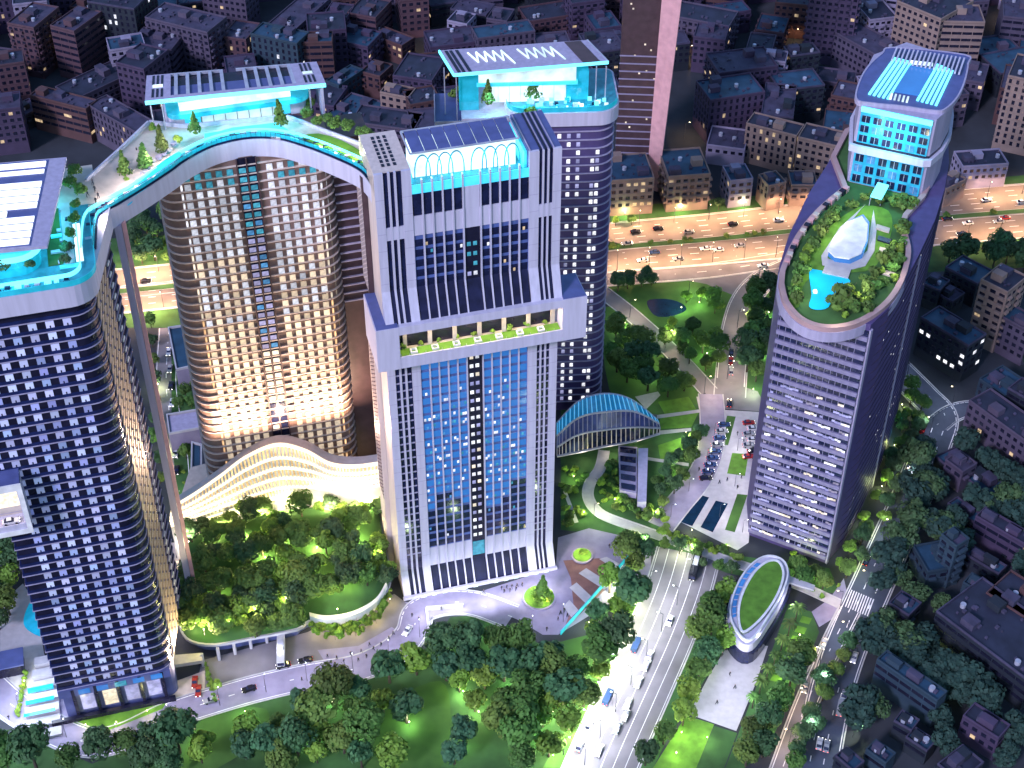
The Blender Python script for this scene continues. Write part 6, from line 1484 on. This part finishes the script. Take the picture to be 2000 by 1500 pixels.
for (x, y) in ((172,385),(188,398),(193,388),(182,362),(209,350),(230,330),(268,300),(186,375)): person(x, y, 152.3 if x > 200 else 155.5, 'people on the sky bridge terrace')
# ================================================================ lamps
lpole = MB().cyl(0,0,0,8.4,.12,.07,7).bar((0,0,8.3),(1.6,0,8.7),.12).mesh('pole', M['metal_dark'])
lhead = {c: MB().box(1.4,-.13,8.6,1.95,.13,8.72).mesh('lamp_head', M[c]) for c in ('lamp_glow', 'lamp_glow_white')}
def street_lamp(px, py, e, col, rz=0, where='', warm=True, z=0, s=1):
    p = at(px, py, z); t = thing('street_lamp', None, 'street lamp', p, rz, where); t.scale = (s,)*3
    link('pole', lpole, t); link('lamp_head', lhead['lamp_glow' if warm else 'lamp_glow_white'], t)
    l = light('lamp_light', 'SPOT', (1.6, 0, 8.5), e, col, t, spot_size=R(165), spot_blend=.6, shadow_soft_size=.4)
    autol.append((t, 'street lamp'))
HW = (1.0,.60,.32)
for i in range(14): street_lamp(1180+i*68, 446-i*5.6+(0 if i < 8 else 0), 11500, HW, R(-90), 'lamps along the highway median') if not (1640 < 1180+i*68 < 1820) else None
for i in range(14): street_lamp(1205+i*62, 528-i*5.2, 10000, HW, R(90), 'lamps along the lower highway edge') if not (1520 < 1205+i*62 < 1830) else None
for x, y in ((262,535),(310,530),(262,605),(320,600),(690,500),(700,565)): street_lamp(x, y, 16000, HW, R(-90), 'highway lamps seen between the towers')
for i in range(8): street_lamp(1352-i*30, 1130+i*52, 2600+i*650, (.93,.96,1), R(160), 'lamps along the avenue', False)
for i in range(7): street_lamp(1268-i*28, 1150+i*54, 1500, (.93,.96,1), R(-10), 'lamps on the avenue park side', False)
for x, y in ((1440,640),(1420,740),(1480,560),(1375,770),(1300,680),(1230,620)): street_lamp(x, y, 3600, (1,.75,.5), 0, 'lamps on the loop roads')
for x, y in ((1395,850),(1380,900),(1345,960),(1310,1010),(1440,880),(1435,950),(1405,1010),(1450,1040)): street_lamp(x, y, 1100, (1,.93,.85), 0, 'lamps on the square', False, s=.7)
for x, y in ((1815,850),(1775,950),(1735,1050),(1690,1150),(1650,1250),(1615,1350),(1590,1440),(1770,740),(1860,790)): street_lamp(x, y, 1900, (.75,.82,1), R(180), 'lamps along the right road')
for i in range(34):
    q = at(cr_.uniform(0,2000), cr_.uniform(-30,330)); 
    if q.y < 590 or not clear_of(q.x, q.y, 0) : continue
    t_x = 1000+(q.x/(q.y*.7547+249))*3090; street_lamp(t_x, 750-3090*(q.y*.656-287)/(q.y*.7547+249), 2500, (1,.62,.3), 0, 'street lamps of the old town')
for x, y in ((1640,1190),(1600,1300),(1570,1380),(1540,1460)): street_lamp(x, y, 2200, (1,.66,.4), R(180), 'lamps along the slip road')
for x, y in ((820,1245),(760,1285),(690,1312),(600,1330),(520,1352),(430,1378),(330,1412),(230,1450),(130,1440),(40,1390),(1040,1238),(1100,1215)): street_lamp(x, y, 1500, (.80,.76,1), R(90), 'lamps along the curving drive', False, s=.8)
for x, y in ((378,1450),(1160,1290),(1345,575),(1205,680),(1665,1440),(1240,820),(1330,870),(1160,1010),(1250,1075),(1340,1090)): street_lamp(x, y, 2600, (.92,1,.62), 0, 'park lamps', s=.75)
bulb = {c: MB().cyl(0,0,2.4,2.7,.14,.1,8).mesh('lamp_head', M[c]) for c in ('lamp_glow', 'lamp_glow_cyan')}; spike = MB().cyl(0,0,0,2.4,.05,.05,6).mesh('post', M['metal_dark'])
def uplight(px, py, e=260, col=(.85,1,.35), z=0, where='garden uplights', c='lamp_glow'):
    p = at(px, py, z); t = thing('garden_light', None, 'garden light', p, 0, where); link('post', spike, t); link('lamp_head', bulb[c], t)
    light('bulb_light', 'POINT', (0,0,3.0), e*1.25, col, t, shadow_soft_size=.6); autol.append((t, 'low garden light'))
for x, y in ((905,1360),(935,1400),(1170,1272),(1115,1440),(1195,1165),(1218,1232),(1080,1400),(1080,1485),(1170,1345),(1200,1300),(1225,1250),(1150,1390),(1160,1310),(1240,1190)): uplight(x, y, 1800, (.95,1,.55))
for x, y in ((1150,1225),(900,1460),(800,1420),(1000,1340),(1050,1440),(700,1430),(600,1440),(480,1400),(860,1250),(970,1250),(650,1380),(1230,1150)): uplight(x, y, 1000, (.75,1,.6))
for x, y in ((470,1010),(560,1000),(640,1000),(720,1000),(740,1090),(420,1060),(430,1160),(520,1100),(620,1080),(680,1140),(560,1180),(450,1225),(400,1240),(480,1060),(600,1130),(700,1060),(500,1200),(560,1060),(660,1200)): uplight(x, y, 2600, (1,.93,.35), 12)
for x, y in ((620,1240),(655,1250),(695,1243),(735,1218),(762,1180)): uplight(x, y, 500, (1,.80,.3), 0)
for x, y in ((1365,600),(1330,610),(1300,660),(1240,700),(1380,700),(1270,735),(1220,640),(1500,620),(1490,700),(1470,770)): uplight(x, y, 1100, (.75,1,.5))
for x, y in ((1120,940),(1140,1010),(1200,985),(1280,1010),(1350,1045),(1420,1075),(1320,930),(1360,870),(1240,1050),(1330,1085)): uplight(x, y, 700, (.9,1,.4))
for x, y in ((1760,800),(1745,880),(1720,960),(1690,1040),(1660,1110),(1600,1130),(1560,1110)): uplight(x, y, 900, (.85,1,.35))
for x, y in ((1390,1200),(1360,1310),(1300,1430),(1320,1480),(1560,1250),(1530,1330),(1490,1430),(1330,1440),(1380,1450)): uplight(x, y, 700, (.9,1,.5))
for x, y in ((1795,1285),(1810,1300),(1775,1278)): uplight(x, y, 700, (.8,1,.3))
for x, y in ((170,1425),(230,1420),(290,1398),(50,1340)): uplight(x, y, 420, (1,.95,.4))
for x, y in ((300,480),(270,500),(1220,425),(1330,415),(1450,405),(1550,395),(695,430),(700,620),(362,980),(310,760),(330,880)): uplight(x, y, 1200, (.9,1,.4))
uplight(1737, 850, 2500, (.1,.85,1), 2, 'garden uplights', 'lamp_glow_cyan')
# ================================================================ labels that single each thing out
LMK = {'the large round planter': at(1053,1168), 'the smaller round planter': at(1137,1086), 'the oval green roof': at(1485,1160), 'the white plaza': at(1410,1350), 'the crosswalk': at(1680,1172), 'the slab tower foot': at(940,1150),
 'the bay tower foot': at(230,1390), 'the glass shell': at(1190,860), 'the park pond': at(1300,605), 'the reflecting pools': at(1370,1005), 'the avenue junction': at(1350,1115), 'the road fork': at(1830,830), 'the small dark tower': at(1860,1140),
 'the huge dark roofed complex': at(1930,1300), 'the long blue edged slab': at(1775,1350), 'the foot of the oval tower': at(1610,1090), 'the loop road bend': at(1440,620), 'the pink blade wall': at(1290,400), 'the drive bays': at(500,1290), 'the curved parapet': at(690,1230),
 'the wave hall': at(540,985), 'the residential tower foot': at(540,1000), 'the long beige block': at(1550,340), 'the zigzag pavilion': at(1020,330), 'the sky pavilion': at(460,440), 'the far right corner': at(1950,60), 'the far left corner': at(40,60), 'the grey slab with white roof boxes': at(1680,150),
 'the beige lit flats': at(790,250), 'the retaining wall': at(838,1240), 'the bottom edge of the park': at(900,1510), 'the bottom left corner': at(20,1500), 'the bottom right corner': at(1990,1500), 'the projecting carpark': at(20,1050), 'the roof pool': at(1610,560,ZG), 'the oval roof pavilion': at(1655,470,ZG),
 'the garden band': tw(25,2,92), 'the bridge arch': at(290,480), 'the striped roof pavilion': tw(-95,0,156), 'the annex with bright blue roof': at(350,690), 'the top edge centre': at(1000,10), 'the white block with dark windows': at(1515,190), 'the highway above the park': at(1330,500), 'the highway behind the oval tower': at(1920,430)}
ORD = ['nearest', 'second nearest', 'third nearest', 'fourth nearest', 'fifth nearest', 'sixth nearest', 'seventh nearest', 'eighth nearest', 'ninth nearest', 'tenth nearest']
def ordn(i):
    if i < 10: return ORD[i]
    n = i+1; return f'{n}{"th" if 10 < n % 100 < 14 else {1:"st",2:"nd",3:"rd"}.get(n % 10, "th")} nearest'
bk_ = {}
for t, ds in autol:
    q = t.location; k = min(LMK, key=lambda n: (LMK[n]-q).length); bk_.setdefault((ds, k), []).append(((LMK[k]-q).length, t))
for (ds, k), lst in bk_.items():
    lst.sort(key=lambda a: a[0])
    for i, (d_, t) in enumerate(lst): t['label'] = f'{ds}, {ordn(i)} to {k}' if len(lst) > 1 else f'{ds} near {k}'
print('objects', len(bpy.data.objects), 'trees', ntree, 'cars', ncar, 'fill', nfill)
